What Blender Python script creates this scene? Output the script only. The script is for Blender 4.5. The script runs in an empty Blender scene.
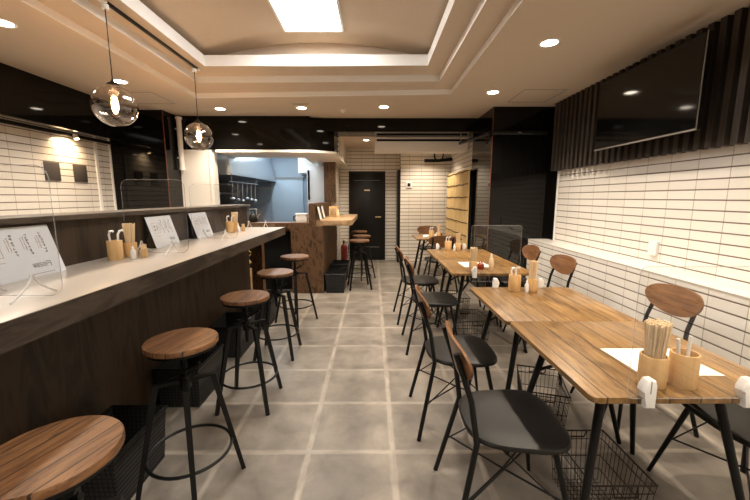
import bpy, bmesh, math, random
from mathutils import Vector, Matrix
random.seed(7)
S = bpy.context.scene
C = S.collection
PI = math.pi

# ------------------------------------------------------------------ camera, world, exposure
cam_d = bpy.data.cameras.new('camera')
cam = bpy.data.objects.new('camera', cam_d); C.objects.link(cam)
cam_d.sensor_width = 36.0
cam_d.lens = 354.0 / 750 * 36.0
cam_d.clip_start = 0.02
cam.location = (0, 0, 1.35)
cam.rotation_euler = (PI/2 - math.atan(52.7/354.0), 0, -math.radians(0.32))
S.camera = cam
S.view_settings.view_transform = 'Standard'
S.view_settings.look = 'None'
S.view_settings.gamma = 1.0
S.view_settings.use_curve_mapping = False
S.view_settings.exposure = 0.82
w = bpy.data.worlds.new('world'); S.world = w; w.use_nodes = True
w.node_tree.nodes['Background'].inputs[0].default_value = (1.0, 0.85, 0.7, 1)
w.node_tree.nodes['Background'].inputs[1].default_value = 0.02

WARM = (1.0, 0.86, 0.69)
DOWN_W = 72.0        # each recessed downlight
PANEL_E = 13.0        # ceiling panel emission
ZC = 2.5             # main ceiling height

# ------------------------------------------------------------------ materials
def nt(name):
    m = bpy.data.materials.new(name); m.use_nodes = True
    t = m.node_tree; b = t.nodes['Principled BSDF']
    return m, t, b
def flat(name, col, rough=0.5, metal=0.0, noise=0.0, nscale=20, bump=0.0, bscale=200, spec=None, coat=0.0):
    m, t, b = nt(name)
    b.inputs['Base Color'].default_value = (*col, 1)
    b.inputs['Roughness'].default_value = rough
    b.inputs['Metallic'].default_value = metal
    if spec is not None: b.inputs['Specular IOR Level'].default_value = spec
    if coat: b.inputs['Coat Weight'].default_value = coat
    tc = t.nodes.new('ShaderNodeTexCoord')
    n = t.nodes.new('ShaderNodeTexNoise'); n.inputs['Scale'].default_value = nscale; n.inputs['Detail'].default_value = 4
    t.links.new(tc.outputs['Object'], n.inputs['Vector'])
    r = t.nodes.new('ShaderNodeMapRange'); r.inputs['To Min'].default_value = 1-noise; r.inputs['To Max'].default_value = 1+noise
    t.links.new(n.outputs['Fac'], r.inputs['Value'])
    x = t.nodes.new('ShaderNodeVectorMath'); x.operation = 'SCALE'; x.inputs[0].default_value = col
    t.links.new(r.outputs[0], x.inputs['Scale']); t.links.new(x.outputs[0], b.inputs['Base Color'])
    if bump:
        n2 = t.nodes.new('ShaderNodeTexNoise'); n2.inputs['Scale'].default_value = bscale
        t.links.new(tc.outputs['Object'], n2.inputs['Vector'])
        bp = t.nodes.new('ShaderNodeBump'); bp.inputs['Strength'].default_value = bump; bp.inputs['Distance'].default_value = 0.002
        t.links.new(n2.outputs['Fac'], bp.inputs['Height']); t.links.new(bp.outputs[0], b.inputs['Normal'])
    return m
def emit(name, col, s):
    m = bpy.data.materials.new(name); m.use_nodes = True; t = m.node_tree; t.nodes.clear()
    e = t.nodes.new('ShaderNodeEmission'); e.inputs[0].default_value = (*col, 1); e.inputs[1].default_value = s
    o = t.nodes.new('ShaderNodeOutputMaterial'); t.links.new(e.outputs[0], o.inputs[0]); return m
def clear(name, tint=(1, 1, 1), base=0.03, edge=0.75, power=4.0, rough=0.02):
    """thin clear sheet: transparent, with a fresnel-like reflection"""
    m = bpy.data.materials.new(name); m.use_nodes = True; t = m.node_tree; t.nodes.clear()
    tr = t.nodes.new('ShaderNodeBsdfTransparent'); tr.inputs[0].default_value = (*tint, 1)
    g = t.nodes.new('ShaderNodeBsdfGlossy'); g.inputs['Roughness'].default_value = rough
    lw = t.nodes.new('ShaderNodeLayerWeight'); lw.inputs['Blend'].default_value = 0.5
    pw = t.nodes.new('ShaderNodeMath'); pw.operation = 'POWER'; pw.inputs[1].default_value = power
    t.links.new(lw.outputs['Facing'], pw.inputs[0])
    mr = t.nodes.new('ShaderNodeMapRange'); mr.inputs['To Min'].default_value = base; mr.inputs['To Max'].default_value = edge
    t.links.new(pw.outputs[0], mr.inputs['Value'])
    mx = t.nodes.new('ShaderNodeMixShader'); t.links.new(mr.outputs[0], mx.inputs[0])
    t.links.new(tr.outputs[0], mx.inputs[1]); t.links.new(g.outputs[0], mx.inputs[2])
    o = t.nodes.new('ShaderNodeOutputMaterial'); t.links.new(mx.outputs[0], o.inputs[0]); return m
def frosted(name, col, amount):
    m = bpy.data.materials.new(name); m.use_nodes = True; t = m.node_tree; t.nodes.clear()
    tr = t.nodes.new('ShaderNodeBsdfTransparent'); tr.inputs[0].default_value = (0.95, 0.95, 0.95, 1)
    g = t.nodes.new('ShaderNodeBsdfDiffuse'); g.inputs[0].default_value = (*col, 1)
    mx = t.nodes.new('ShaderNodeMixShader'); mx.inputs[0].default_value = amount
    t.links.new(tr.outputs[0], mx.inputs[1]); t.links.new(g.outputs[0], mx.inputs[2])
    o = t.nodes.new('ShaderNodeOutputMaterial'); t.links.new(mx.outputs[0], o.inputs[0]); return m
def wood(name, dark, mid, light, axis='Y', grain=14, stretch=12, plank=0.0, rough=0.4, marks=0.5, ringy=0.0, random_shift=True, coat=0.0):
    """grain runs along axis; plank = board width across (0 for none)"""
    m, t, b = nt(name)
    N = t.nodes.new; L = t.links.new
    tc = N('ShaderNodeTexCoord')
    v = tc.outputs['Object']
    if random_shift:
        oi = N('ShaderNodeObjectInfo'); sc = N('ShaderNodeMath'); sc.operation = 'MULTIPLY'; sc.inputs[1].default_value = 13.0
        L(oi.outputs['Random'], sc.inputs[0])
        ad = N('ShaderNodeVectorMath'); ad.operation = 'ADD'; L(v, ad.inputs[0])
        cz = N('ShaderNodeCombineXYZ'); L(sc.outputs[0], cz.inputs[0 if axis == 'Y' else 1]); 
        L(cz.outputs[0], ad.inputs[1]); vv = ad.outputs[0]
    else: vv = v
    # plank id offset
    sep = N('ShaderNodeSeparateXYZ'); L(v, sep.inputs[0])
    across = {'X': 'Y', 'Y': 'X', 'Z': 'Y'}[axis]
    if plank:
        dv = N('ShaderNodeMath'); dv.operation = 'DIVIDE'; dv.inputs[1].default_value = plank; L(sep.outputs[across], dv.inputs[0])
        fl = N('ShaderNodeMath'); fl.operation = 'FLOOR'; L(dv.outputs[0], fl.inputs[0])
        fr = N('ShaderNodeMath'); fr.operation = 'FRACT'; L(dv.outputs[0], fr.inputs[0])
        wn = N('ShaderNodeTexWhiteNoise'); wn.noise_dimensions = '1D'; L(fl.outputs[0], wn.inputs['W'])
        of = N('ShaderNodeVectorMath'); of.operation = 'SCALE'; of.inputs['Scale'].default_value = 7.0; L(wn.outputs['Color'], of.inputs[0])
        a2 = N('ShaderNodeVectorMath'); a2.operation = 'ADD'; L(vv, a2.inputs[0]); L(of.outputs[0], a2.inputs[1]); vv = a2.outputs[0]
    mp = N('ShaderNodeMapping'); L(vv, mp.inputs['Vector'])
    sca = [1.0, 1.0, 1.0]; sca['XYZ'.index(axis)] = 1.0/stretch
    mp.inputs['Scale'].default_value = [s*grain for s in sca]
    n1 = N('ShaderNodeTexNoise'); n1.inputs['Scale'].default_value = 1.0; n1.inputs['Detail'].default_value = 6; n1.inputs['Roughness'].default_value = 0.62
    n1.inputs['Distortion'].default_value = 0.6 + ringy
    L(mp.outputs[0], n1.inputs['Vector'])
    fac = n1.outputs['Fac']
    if ringy:
        mu = N('ShaderNodeMath'); mu.operation = 'MULTIPLY'; mu.inputs[1].default_value = 14.0; L(fac, mu.inputs[0])
        sn = N('ShaderNodeMath'); sn.operation = 'SINE'; L(mu.outputs[0], sn.inputs[0])
        mr = N('ShaderNodeMapRange'); mr.inputs['From Min'].default_value = -1; L(sn.outputs[0], mr.inputs['Value'])
        mr.inputs['To Min'].default_value = 0.3; mr.inputs['To Max'].default_value = 0.7
        fac = mr.outputs[0]
    cr = N('ShaderNodeValToRGB'); e = cr.color_ramp.elements
    e[0].position = 0.28; e[0].color = (*dark, 1); e[1].position = 0.72; e[1].color = (*light, 1)
    x = e.new(0.5); x.color = (*mid, 1)
    L(fac, cr.inputs[0]); col = cr.outputs[0]
    # darker worn streaks
    if marks:
        mp2 = N('ShaderNodeMapping'); L(vv, mp2.inputs['Vector'])
        s2 = [1.0]*3; s2['XYZ'.index(axis)] = 0.16
        mp2.inputs['Scale'].default_value = [s*grain*1.6 for s in s2]
        n2 = N('ShaderNodeTexNoise'); n2.inputs['Scale'].default_value = 1.0; n2.inputs['Detail'].default_value = 8; n2.inputs['Roughness'].default_value = 0.75
        L(mp2.outputs[0], n2.inputs['Vector'])
        c2 = N('ShaderNodeValToRGB'); c2.color_ramp.elements[0].position = 0.32; c2.color_ramp.elements[1].position = 0.46
        c2.color_ramp.elements[0].color = (1-marks, 1-marks, 1-marks, 1)
        L(n2.outputs['Fac'], c2.inputs[0])
        mm = N('ShaderNodeMix'); mm.data_type = 'RGBA'; mm.blend_type = 'MULTIPLY'; mm.inputs['Factor'].default_value = 1
        L(col, mm.inputs['A']); L(c2.outputs[0], mm.inputs['B']); col = mm.outputs['Result']
    if plank:
        # plank tone + joint line
        tr = N('ShaderNodeMapRange'); tr.inputs['To Min'].default_value = 0.82; tr.inputs['To Max'].default_value = 1.14; L(wn.outputs['Value'], tr.inputs['Value'])
        sv = N('ShaderNodeVectorMath'); sv.operation = 'SCALE'; L(col, sv.inputs[0]); L(tr.outputs[0], sv.inputs['Scale'])
        pp = N('ShaderNodeMath'); pp.operation = 'PINGPONG'; pp.inputs[1].default_value = 0.5; L(fr.outputs[0], pp.inputs[0])
        gt = N('ShaderNodeMath'); gt.operation = 'GREATER_THAN'; gt.inputs[1].default_value = 0.0024/plank; L(pp.outputs[0], gt.inputs[0])
        g2 = N('ShaderNodeMapRange'); g2.inputs['To Min'].default_value = 0.15; L(gt.outputs[0], g2.inputs['Value'])
        s3 = N('ShaderNodeVectorMath'); s3.operation = 'SCALE'; L(sv.outputs[0], s3.inputs[0]); L(g2.outputs[0], s3.inputs['Scale']); col = s3.outputs[0]
    L(col, b.inputs['Base Color'])
    b.inputs['Roughness'].default_value = rough
    if coat: b.inputs['Coat Weight'].default_value = coat; b.inputs['Coat Roughness'].default_value = 0.15
    bp = N('ShaderNodeBump'); bp.inputs['Strength'].default_value = 0.25; bp.inputs['Distance'].default_value = 0.001
    L(n1.outputs['Fac'], bp.inputs['Height']); L(bp.outputs[0], b.inputs['Normal'])
    return m
def tiles(name, ax, u0, pu, z0, pz, tile=(0.80, 0.76, 0.70), hgrout_shade=(0.16, 0.12, 0.09), vgrout=(0.42, 0.37, 0.31), hw=0.0085, vw=0.0055, rough=0.22, ax2='Z', vary=0.05):  # default horizontal joint colour includes the shadow line under each tile row
    """stack-bonded glazed tiles on world axes ax and ax2"""
    m, t, b = nt(name); N = t.nodes.new; L = t.links.new
    g = N('ShaderNodeNewGeometry'); sep = N('ShaderNodeSeparateXYZ'); L(g.outputs['Position'], sep.inputs[0])
    def axis(o, off, p, wd):
        s = N('ShaderNodeMath'); s.operation = 'SUBTRACT'; s.inputs[1].default_value = off; L(sep.outputs[o], s.inputs[0])
        d = N('ShaderNodeMath'); d.operation = 'DIVIDE'; d.inputs[1].default_value = p; L(s.outputs[0], d.inputs[0])
        a = N('ShaderNodeMath'); a.operation = 'ADD'; a.inputs[1].default_value = 0.5; L(d.outputs[0], a.inputs[0])
        f = N('ShaderNodeMath'); f.operation = 'FRACT'; L(a.outputs[0], f.inputs[0])
        k = N('ShaderNodeMath'); k.operation = 'SUBTRACT'; k.inputs[1].default_value = 0.5; L(f.outputs[0], k.inputs[0])
        ab = N('ShaderNodeMath'); ab.operation = 'ABSOLUTE'; L(k.outputs[0], ab.inputs[0])
        mr = N('ShaderNodeMapRange'); mr.interpolation_type = 'SMOOTHSTEP'
        mr.inputs['From Min'].default_value = wd*0.35/p; mr.inputs['From Max'].default_value = wd*0.75/p
        L(ab.outputs[0], mr.inputs['Value'])
        fl = N('ShaderNodeMath'); fl.operation = 'FLOOR'; L(d.outputs[0], fl.inputs[0])
        return mr.outputs[0], fl.outputs[0]
    mu, iu = axis(ax, u0, pu, vw); mz, iz = axis(ax2, z0, pz, hw)
    cb = N('ShaderNodeCombineXYZ'); L(iu, cb.inputs[0]); L(iz, cb.inputs[1])
    wn = N('ShaderNodeTexWhiteNoise'); wn.noise_dimensions = '2D'; L(cb.outputs[0], wn.inputs['Vector'])
    vr = N('ShaderNodeMapRange'); vr.inputs['To Min'].default_value = 1-vary; vr.inputs['To Max'].default_value = 1; L(wn.outputs['Value'], vr.inputs['Value'])
    sv = N('ShaderNodeVectorMath'); sv.operation = 'SCALE'; sv.inputs[0].default_value = tile; L(vr.outputs[0], sv.inputs['Scale'])
    m1 = N('ShaderNodeMix'); m1.data_type = 'RGBA'; L(mu, m1.inputs['Factor']); m1.inputs['A'].default_value = (*vgrout, 1); L(sv.outputs[0], m1.inputs['B'])
    m2 = N('ShaderNodeMix'); m2.data_type = 'RGBA'; L(mz, m2.inputs['Factor']); m2.inputs['A'].default_value = (*hgrout_shade, 1); L(m1.outputs['Result'], m2.inputs['B'])
    L(m2.outputs['Result'], b.inputs['Base Color'])
    mn = N('ShaderNodeMath'); mn.operation = 'MINIMUM'; L(mu, mn.inputs[0]); L(mz, mn.inputs[1])
    rr = N('ShaderNodeMapRange'); rr.inputs['To Min'].default_value = 0.8; rr.inputs['To Max'].default_value = rough; L(mn.outputs[0], rr.inputs['Value']); L(rr.outputs[0], b.inputs['Roughness'])
    bp = N('ShaderNodeBump'); bp.inputs['Strength'].default_value = 0.6; bp.inputs['Distance'].default_value = 0.003
    L(mn.outputs[0], bp.inputs['Height']); L(bp.outputs[0], b.inputs['Normal'])
    return m
def floor_mat():
    m, t, b = nt('grey_floor_tiles'); N = t.nodes.new; L = t.links.new
    g = N('ShaderNodeNewGeometry')
    wob = N('ShaderNodeTexNoise'); wob.inputs['Scale'].default_value = 14; L(g.outputs['Position'], wob.inputs['Vector'])
    ws = N('ShaderNodeVectorMath'); ws.operation = 'SCALE'; ws.inputs['Scale'].default_value = 0.014; L(wob.outputs['Color'], ws.inputs[0])
    ps = N('ShaderNodeVectorMath'); ps.operation = 'ADD'; L(g.outputs['Position'], ps.inputs[0]); L(ws.outputs[0], ps.inputs[1])
    sep = N('ShaderNodeSeparateXYZ'); L(ps.outputs[0], sep.inputs[0])
    outs = []; ids = []
    for o, off, p in (('X', 0.110, 0.449), ('Y', 2.182, 0.457)):
        s = N('ShaderNodeMath'); s.operation = 'SUBTRACT'; s.inputs[1].default_value = off; L(sep.outputs[o], s.inputs[0])
        d = N('ShaderNodeMath'); d.operation = 'DIVIDE'; d.inputs[1].default_value = p; L(s.outputs[0], d.inputs[0])
        fl = N('ShaderNodeMath'); fl.operation = 'FLOOR'; L(d.outputs[0], fl.inputs[0]); ids.append(fl.outputs[0])
        f = N('ShaderNodeMath'); f.operation = 'FRACT'; L(d.outputs[0], f.inputs[0])
        pp = N('ShaderNodeMath'); pp.operation = 'PINGPONG'; pp.inputs[1].default_value = 0.5; L(f.outputs[0], pp.inputs[0])
        mr = N('ShaderNodeMapRange'); mr.interpolation_type = 'SMOOTHSTEP'
        mr.inputs['From Min'].default_value = 0.0; mr.inputs['From Max'].default_value = 0.052
        L(pp.outputs[0], mr.inputs['Value']); outs.append(mr.outputs[0])
    mn = N('ShaderNodeMath'); mn.operation = 'MINIMUM'; L(outs[0], mn.inputs[0]); L(outs[1], mn.inputs[1])
    # broken strength of the pale joint haze
    nb = N('ShaderNodeTexNoise'); nb.inputs['Scale'].default_value = 5; nb.inputs['Detail'].default_value = 3; L(g.outputs['Position'], nb.inputs['Vector'])
    nr = N('ShaderNodeMapRange'); nr.inputs['From Min'].default_value = 0.35; nr.inputs['From Max'].default_value = 0.65; nr.inputs['To Min'].default_value = 0.05; nr.inputs['To Max'].default_value = 0.8
    L(nb.outputs['Fac'], nr.inputs['Value'])
    mxx = N('ShaderNodeMath'); mxx.operation = 'MAXIMUM'; L(mn.outputs[0], mxx.inputs[0]); L(nr.outputs[0], mxx.inputs[1])
    cb = N('ShaderNodeCombineXYZ'); L(ids[0], cb.inputs[0]); L(ids[1], cb.inputs[1])
    wn = N('ShaderNodeTexWhiteNoise'); wn.noise_dimensions = '2D'; L(cb.outputs[0], wn.inputs['Vector'])
    n = N('ShaderNodeTexNoise'); n.inputs['Scale'].default_value = 4.5; n.inputs['Detail'].default_value = 7; n.inputs['Roughness'].default_value = 0.6
    n.inputs['Distortion'].default_value = 0.25
    ofs = N('ShaderNodeVectorMath'); ofs.operation = 'SCALE'; ofs.inputs['Scale'].default_value = 9; L(wn.outputs['Color'], ofs.inputs[0])
    ap = N('ShaderNodeVectorMath'); ap.operation = 'ADD'; L(g.outputs['Position'], ap.inputs[0]); L(ofs.outputs[0], ap.inputs[1]); L(ap.outputs[0], n.inputs['Vector'])
    cr = N('ShaderNodeValToRGB'); e = cr.color_ramp.elements
    e[0].position = 0.3; e[0].color = (0.120, 0.102, 0.084, 1); e[1].position = 0.72; e[1].color = (0.265, 0.230, 0.192, 1)
    L(n.outputs['Fac'], cr.inputs[0])
    vr = N('ShaderNodeMapRange'); vr.inputs['To Min'].default_value = 0.9; vr.inputs['To Max'].default_value = 1.08; L(wn.outputs['Value'], vr.inputs['Value'])
    sv = N('ShaderNodeVectorMath'); sv.operation = 'SCALE'; L(cr.outputs[0], sv.inputs[0]); L(vr.outputs[0], sv.inputs['Scale'])
    m1 = N('ShaderNodeMix'); m1.data_type = 'RGBA'; L(mxx.outputs[0], m1.inputs['Factor']); m1.inputs['A'].default_value = (0.36, 0.315, 0.262, 1); L(sv.outputs[0], m1.inputs['B'])
    L(m1.outputs['Result'], b.inputs['Base Color'])
    rr = N('ShaderNodeMapRange'); rr.inputs['To Min'].default_value = 0.28; rr.inputs['To Max'].default_value = 0.5; L(n.outputs['Fac'], rr.inputs['Value']); L(rr.outputs[0], b.inputs['Roughness'])
    bp = N('ShaderNodeBump'); bp.inputs['Strength'].default_value = 0.15; bp.inputs['Distance'].default_value = 0.003
    L(n.outputs['Fac'], bp.inputs['Height']); L(bp.outputs[0], b.inputs['Normal'])
    return m

M = {}
M['floor'] = floor_mat()
M['ceiling'] = flat('cream_ceiling_paper', (0.60, 0.50, 0.395), 0.85, noise=0.02, bump=0.15)
M['trimwhite'] = flat('white_coving_paint', (0.90, 0.89, 0.87), 0.5)
M['white'] = flat('white_plaster', (0.80, 0.76, 0.70), 0.7)
M['tile_r'] = tiles('white_tiles_right_wall', 'Y', 2.626, 0.243, 1.330, 0.0735)
M['tile_lr'] = tiles('white_tiles_ledge', 'Y', 2.626, 0.243, 0.745, 0.0735)
M['tile_l'] = tiles('white_tiles_left_wall', 'Y', 2.6, 0.243, 1.30, 0.0735, vary=0.08)
M['tile_b'] = tiles('white_tiles_back_wall', 'X', -0.48, 0.243, 1.86, 0.0735, tile=(0.78, 0.72, 0.63), hw=0.010, vw=0.006)
M['ledge_top'] = tiles('white_tiles_ledge_top', 'Y', 2.626, 0.243, 2.10, 0.30, tile=(0.80, 0.77, 0.72), hgrout_shade=(0.5, 0.45, 0.4), ax2='X')
M['blackgloss'] = flat('black_gloss_panel', (0.0045, 0.004, 0.0036), 0.05, spec=0.22)
M['blacksat'] = flat('black_satin_paint', (0.0055, 0.005, 0.0045), 0.35, spec=0.3)
M['slat'] = wood('dark_stained_slats', (0.022, 0.016, 0.012), (0.042, 0.032, 0.025), (0.072, 0.055, 0.043), axis='Z', rough=0.55, marks=0.2, random_shift=False)
M['blackmatte'] = flat('matte_black', (0.005, 0.005, 0.005), 0.8, spec=0.2)
M['counter_top'] = flat('pale_counter_laminate', (0.42, 0.37, 0.315), 0.28, noise=0.04, nscale=6)
M['counter_wood'] = wood('dark_stained_counter_wood', (0.022, 0.015, 0.011), (0.046, 0.033, 0.024), (0.088, 0.066, 0.048), axis='Y', grain=12, stretch=6, rough=0.45, marks=0.3, ringy=0.8, random_shift=False)
M['ply_v'] = wood('dark_stained_plywood', (0.009, 0.005, 0.003), (0.024, 0.014, 0.0075), (0.050, 0.030, 0.016), axis='Z', grain=7, stretch=7, rough=0.5, marks=0.3, ringy=1.2, random_shift=False)
M['ply_mid'] = wood('brown_stained_plywood', (0.032, 0.015, 0.006), (0.080, 0.039, 0.015), (0.145, 0.075, 0.032), axis='Z', grain=16, stretch=2.6, rough=0.5, marks=0.4, ringy=1.6, random_shift=False)
M['shelf_wood'] = wood('pale_shelf_wood', (0.28, 0.17, 0.08), (0.40, 0.26, 0.14), (0.50, 0.34, 0.19), axis='Y', rough=0.4, marks=0.2, random_shift=False)
M['table'] = wood('worn_oak_tabletop', (0.090, 0.042, 0.012), (0.240, 0.128, 0.040), (0.37, 0.215, 0.078), axis='Y', grain=34, stretch=9, plank=0.100, rough=0.36, marks=0.6, coat=0.15)
M['seatwood'] = wood('reclaimed_wood_stool_seat', (0.055, 0.021, 0.008), (0.165, 0.073, 0.028), (0.27, 0.136, 0.058), axis='Y', grain=38, stretch=8, plank=0.053, rough=0.4, marks=0.8)
M['backwood'] = wood('walnut_backrest', (0.085, 0.034, 0.012), (0.18, 0.078, 0.028), (0.27, 0.130, 0.052), axis='X', grain=34, stretch=9, rough=0.38, marks=0.5)
M['iron'] = flat('black_painted_steel', (0.006, 0.006, 0.006), 0.42, spec=0.28)
M['leather'] = flat('black_leatherette', (0.008, 0.007, 0.006), 0.45, spec=0.35, noise=0.1, bump=0.25, bscale=400)
M['wire'] = flat('dark_bronze_wire', (0.022, 0.016, 0.012), 0.4, metal=0.6)
M['bamboo'] = wood('pale_bamboo', (0.54, 0.31, 0.12), (0.64, 0.40, 0.17), (0.72, 0.47, 0.22), axis='Z', grain=30, stretch=14, rough=0.38, marks=0.1)
M['chop'] = wood('raw_aspen_chopsticks', (0.66, 0.48, 0.28), (0.76, 0.58, 0.36), (0.84, 0.67, 0.45), axis='Z', grain=40, stretch=14, rough=0.6, marks=0)
M['reed'] = wood('straw_reeds', (0.50, 0.31, 0.11), (0.72, 0.50, 0.22), (0.86, 0.65, 0.34), axis='Z', grain=60, stretch=20, rough=0.6, marks=0.25, random_shift=False)
M['plastic'] = flat('white_plastic', (0.80, 0.79, 0.77), 0.35)
M['paper'] = flat('white_paper', (0.82, 0.80, 0.77), 0.6)
M['laminate'] = flat('laminated_menu_card', (0.70, 0.71, 0.73), 0.10, spec=0.8)
M['ink'] = flat('dark_ink', (0.06, 0.045, 0.04), 0.6)
M['inkbrown'] = flat('brown_ink', (0.20, 0.11, 0.07), 0.6)
M['red'] = flat('red_paint', (0.16, 0.012, 0.010), 0.35)
M['rededge'] = flat('copper_red_edge_strip', (0.12, 0.030, 0.012), 0.4)
M['steel'] = flat('brushed_stainless', (0.62, 0.66, 0.70), 0.28, metal=0.9)
M['bluewall'] = flat('pale_grey_blue_wall', (0.26, 0.31, 0.36), 0.6)
M['bluedoor'] = flat('pale_blue_door_paint', (0.36, 0.43, 0.49), 0.5)
M['screen'] = flat('tv_screen_glass', (0.004, 0.004, 0.004), 0.07, spec=0.35)
M['silver'] = flat('silver_bezel', (0.55, 0.50, 0.45), 0.3, metal=0.8)
M['darksq'] = flat('dark_grey_card', (0.07, 0.06, 0.055), 0.5)
M['brass'] = flat('pale_brass', (0.75, 0.55, 0.30), 0.35, metal=0.7)
M['grey'] = flat('grey_plastic', (0.20, 0.19, 0.18), 0.5)
M['amber'] = flat('red_brown_sauce_glass', (0.22, 0.03, 0.01), 0.15)
M['gold'] = flat('gold_print', (0.65, 0.45, 0.16), 0.4)
M['darkstuff'] = flat('dark_kitchen_tiles', (0.04, 0.038, 0.036), 0.3, noise=0.3, nscale=8)
M['acrylic'] = clear('clear_acrylic', (0.975, 0.975, 0.97), base=0.035, edge=0.7)
M['acryedge'] = frosted('acrylic_cut_edge', (0.60, 0.59, 0.57), 0.30)
M['footclear'] = frosted('frosted_acrylic_foot', (0.80, 0.78, 0.75), 0.6)
M['globe'] = clear('smoked_glass', (0.86, 0.78, 0.72), base=0.17, edge=0.85, power=2.0)
M['lamp_on'] = emit('downlight_glow', (1.0, 0.86, 0.68), 14)
M['panel_on'] = emit('panel_light_glow', (1.0, 0.96, 0.90), PANEL_E)
M['bulb'] = emit('filament_glow', (1.0, 0.62, 0.28), 22)
M['tube_on'] = emit('cool_tube_glow', (0.80, 0.92, 1.0), 14)

# ------------------------------------------------------------------ mesh helper
class MB:
    def __init__(self): self.bm = bmesh.new()
    def box(self, x0, x1, y0, y1, z0, z1, bev=0.0, seg=2):
        vs = [self.bm.verts.new(p) for p in ((x0,y0,z0),(x1,y0,z0),(x1,y1,z0),(x0,y1,z0),(x0,y0,z1),(x1,y0,z1),(x1,y1,z1),(x0,y1,z1))]
        fs = [self.bm.faces.new([vs[i] for i in f]) for f in ((0,3,2,1),(4,5,6,7),(0,1,5,4),(1,2,6,5),(2,3,7,6),(3,0,4,7))]
        if bev:
            es = list({e for f in fs for e in f.edges})
            bmesh.ops.bevel(self.bm, geom=es, offset=bev, segments=seg, affect='EDGES', profile=0.5)
        return self
    def prism(self, poly, z0, z1, axis='Z', bev=0.0):
        def P(a, b, c): return {'Z': (a, b, c), 'Y': (a, c, b), 'X': (c, a, b)}[axis]
        lo = [self.bm.verts.new(P(a, b, z0)) for a, b in poly]; hi = [self.bm.verts.new(P(a, b, z1)) for a, b in poly]
        n = len(poly); fs = [self.bm.faces.new(lo[::-1]), self.bm.faces.new(hi)]
        for i in range(n): fs.append(self.bm.faces.new((lo[i], lo[(i+1) % n], hi[(i+1) % n], hi[i])))
        if bev:
            es = list(set(fs[0].edges) | set(fs[1].edges))
            bmesh.ops.bevel(self.bm, geom=es, offset=bev, segments=3, affect='EDGES', profile=0.5)
        return self
    def quad(self, *ps):
        self.bm.faces.new([self.bm.verts.new(p) for p in ps]); return self
    def cyl(self, p0, p1, r0, r1=None, n=16, caps=True):
        r1 = r0 if r1 is None else r1
        p0 = Vector(p0); p1 = Vector(p1); d = (p1-p0).normalized()
        u = d.orthogonal().normalized(); v = d.cross(u)
        a = []; b = []
        for i in range(n):
            t = 2*PI*i/n; o = u*math.cos(t)+v*math.sin(t)
            a.append(self.bm.verts.new(p0+o*r0)); b.append(self.bm.verts.new(p1+o*r1))
        for i in range(n):
            f = self.bm.faces.new((a[i], a[(i+1) % n], b[(i+1) % n], b[i])); f.smooth = True
        if caps: self.bm.faces.new(a[::-1]); self.bm.faces.new(b)
        return self
    def tube(self, pts, r, n=8, closed=False, square=False):
        pts = [Vector(p) for p in pts]; m = len(pts)
        rings = []; u = None
        for i, p in enumerate(pts):
            if closed: d = (pts[(i+1) % m]-pts[i-1]).normalized()
            else: d = (pts[min(i+1, m-1)]-pts[max(i-1, 0)]).normalized()
            if u is None:
                u = d.orthogonal().normalized()
                if square:
                    h = Vector((d.x, d.y, 0))
                    u = (d.cross(Vector((0, 0, 1)))).normalized() if h.length > 1e-4 else Vector((1, 0, 0))
            else: u = (u-d*u.dot(d)).normalized()
            v = d.cross(u)
            # widen at mitres
            s = 1.0
            if 0 < i < m-1 and not closed:
                c = (pts[i]-pts[i-1]).normalized().dot((pts[i+1]-pts[i]).normalized()); s = 1/max(0.5, math.sqrt((1+c)/2))
            k = 4 if square else n; off = PI/4 if square else 0
            rings.append([self.bm.verts.new(p+(u*math.cos(2*PI*j/k+off)+v*math.sin(2*PI*j/k+off))*r*s*(1.3 if square else 1)) for j in range(k)])
        k = len(rings[0])
        for i in range(m if closed else m-1):
            A = rings[i]; B = rings[(i+1) % m]
            for j in range(k):
                f = self.bm.faces.new((A[j], A[(j+1) % k], B[(j+1) % k], B[j])); f.smooth = not square
        if not closed: self.bm.faces.new(rings[0][::-1]); self.bm.faces.new(rings[-1])
        return self
    def ring(self, c, R, r, n=40, k=8):
        return self.tube([(c[0]+R*math.cos(2*PI*i/n), c[1]+R*math.sin(2*PI*i/n), c[2]) for i in range(n)], r, k, closed=True)
    def lathe(self, prof, c=(0, 0, 0), n=32, capb=True, capt=True):
        rings = [[self.bm.verts.new((c[0]+r*math.cos(2*PI*i/n), c[1]+r*math.sin(2*PI*i/n), c[2]+z)) for i in range(n)] for r, z in prof]
        for a, b in zip(rings, rings[1:]):
            for i in range(n):
                f = self.bm.faces.new((a[i], a[(i+1) % n], b[(i+1) % n], b[i])); f.smooth = True
        if capb: self.bm.faces.new(rings[0][::-1])
        if capt: self.bm.faces.new(rings[-1])
        return self
    def sphere(self, c, r, sz=1.0, n=24):
        prof = [(max(1e-4, r*math.sin(PI*i/n)), -r*sz*math.cos(PI*i/n)) for i in range(n+1)]
        return self.lathe(prof, c, n*2)
    def build(self, name, mat, parent=None, loc=None, recalc=True):
        if recalc: bmesh.ops.recalc_face_normals(self.bm, faces=self.bm.faces)
        me = bpy.data.meshes.new(name); self.bm.to_mesh(me); self.bm.free()
        me.materials.append(mat if not isinstance(mat, str) else M[mat])
        try: me.set_sharp_from_angle(angle=math.radians(40))
        except Exception: pass
        o = bpy.data.objects.new(name, me); C.objects.link(o)
        if parent: o.parent = parent
        if loc: o.location = loc
        return o
def tag(o, label=None, cat=None, group=None, kind=None):
    if label: o['label'] = label
    if cat: o['category'] = cat
    if group: o['group'] = group
    if kind: o['kind'] = kind
    return o
def thing(name, label, cat, loc=(0, 0, 0), rz=0.0, group=None):
    o = bpy.data.objects.new(name, None); C.objects.link(o); o.empty_display_size = 0.05
    o.location = loc; o.rotation_euler = (0, 0, rz); return tag(o, label, cat, group)
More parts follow.
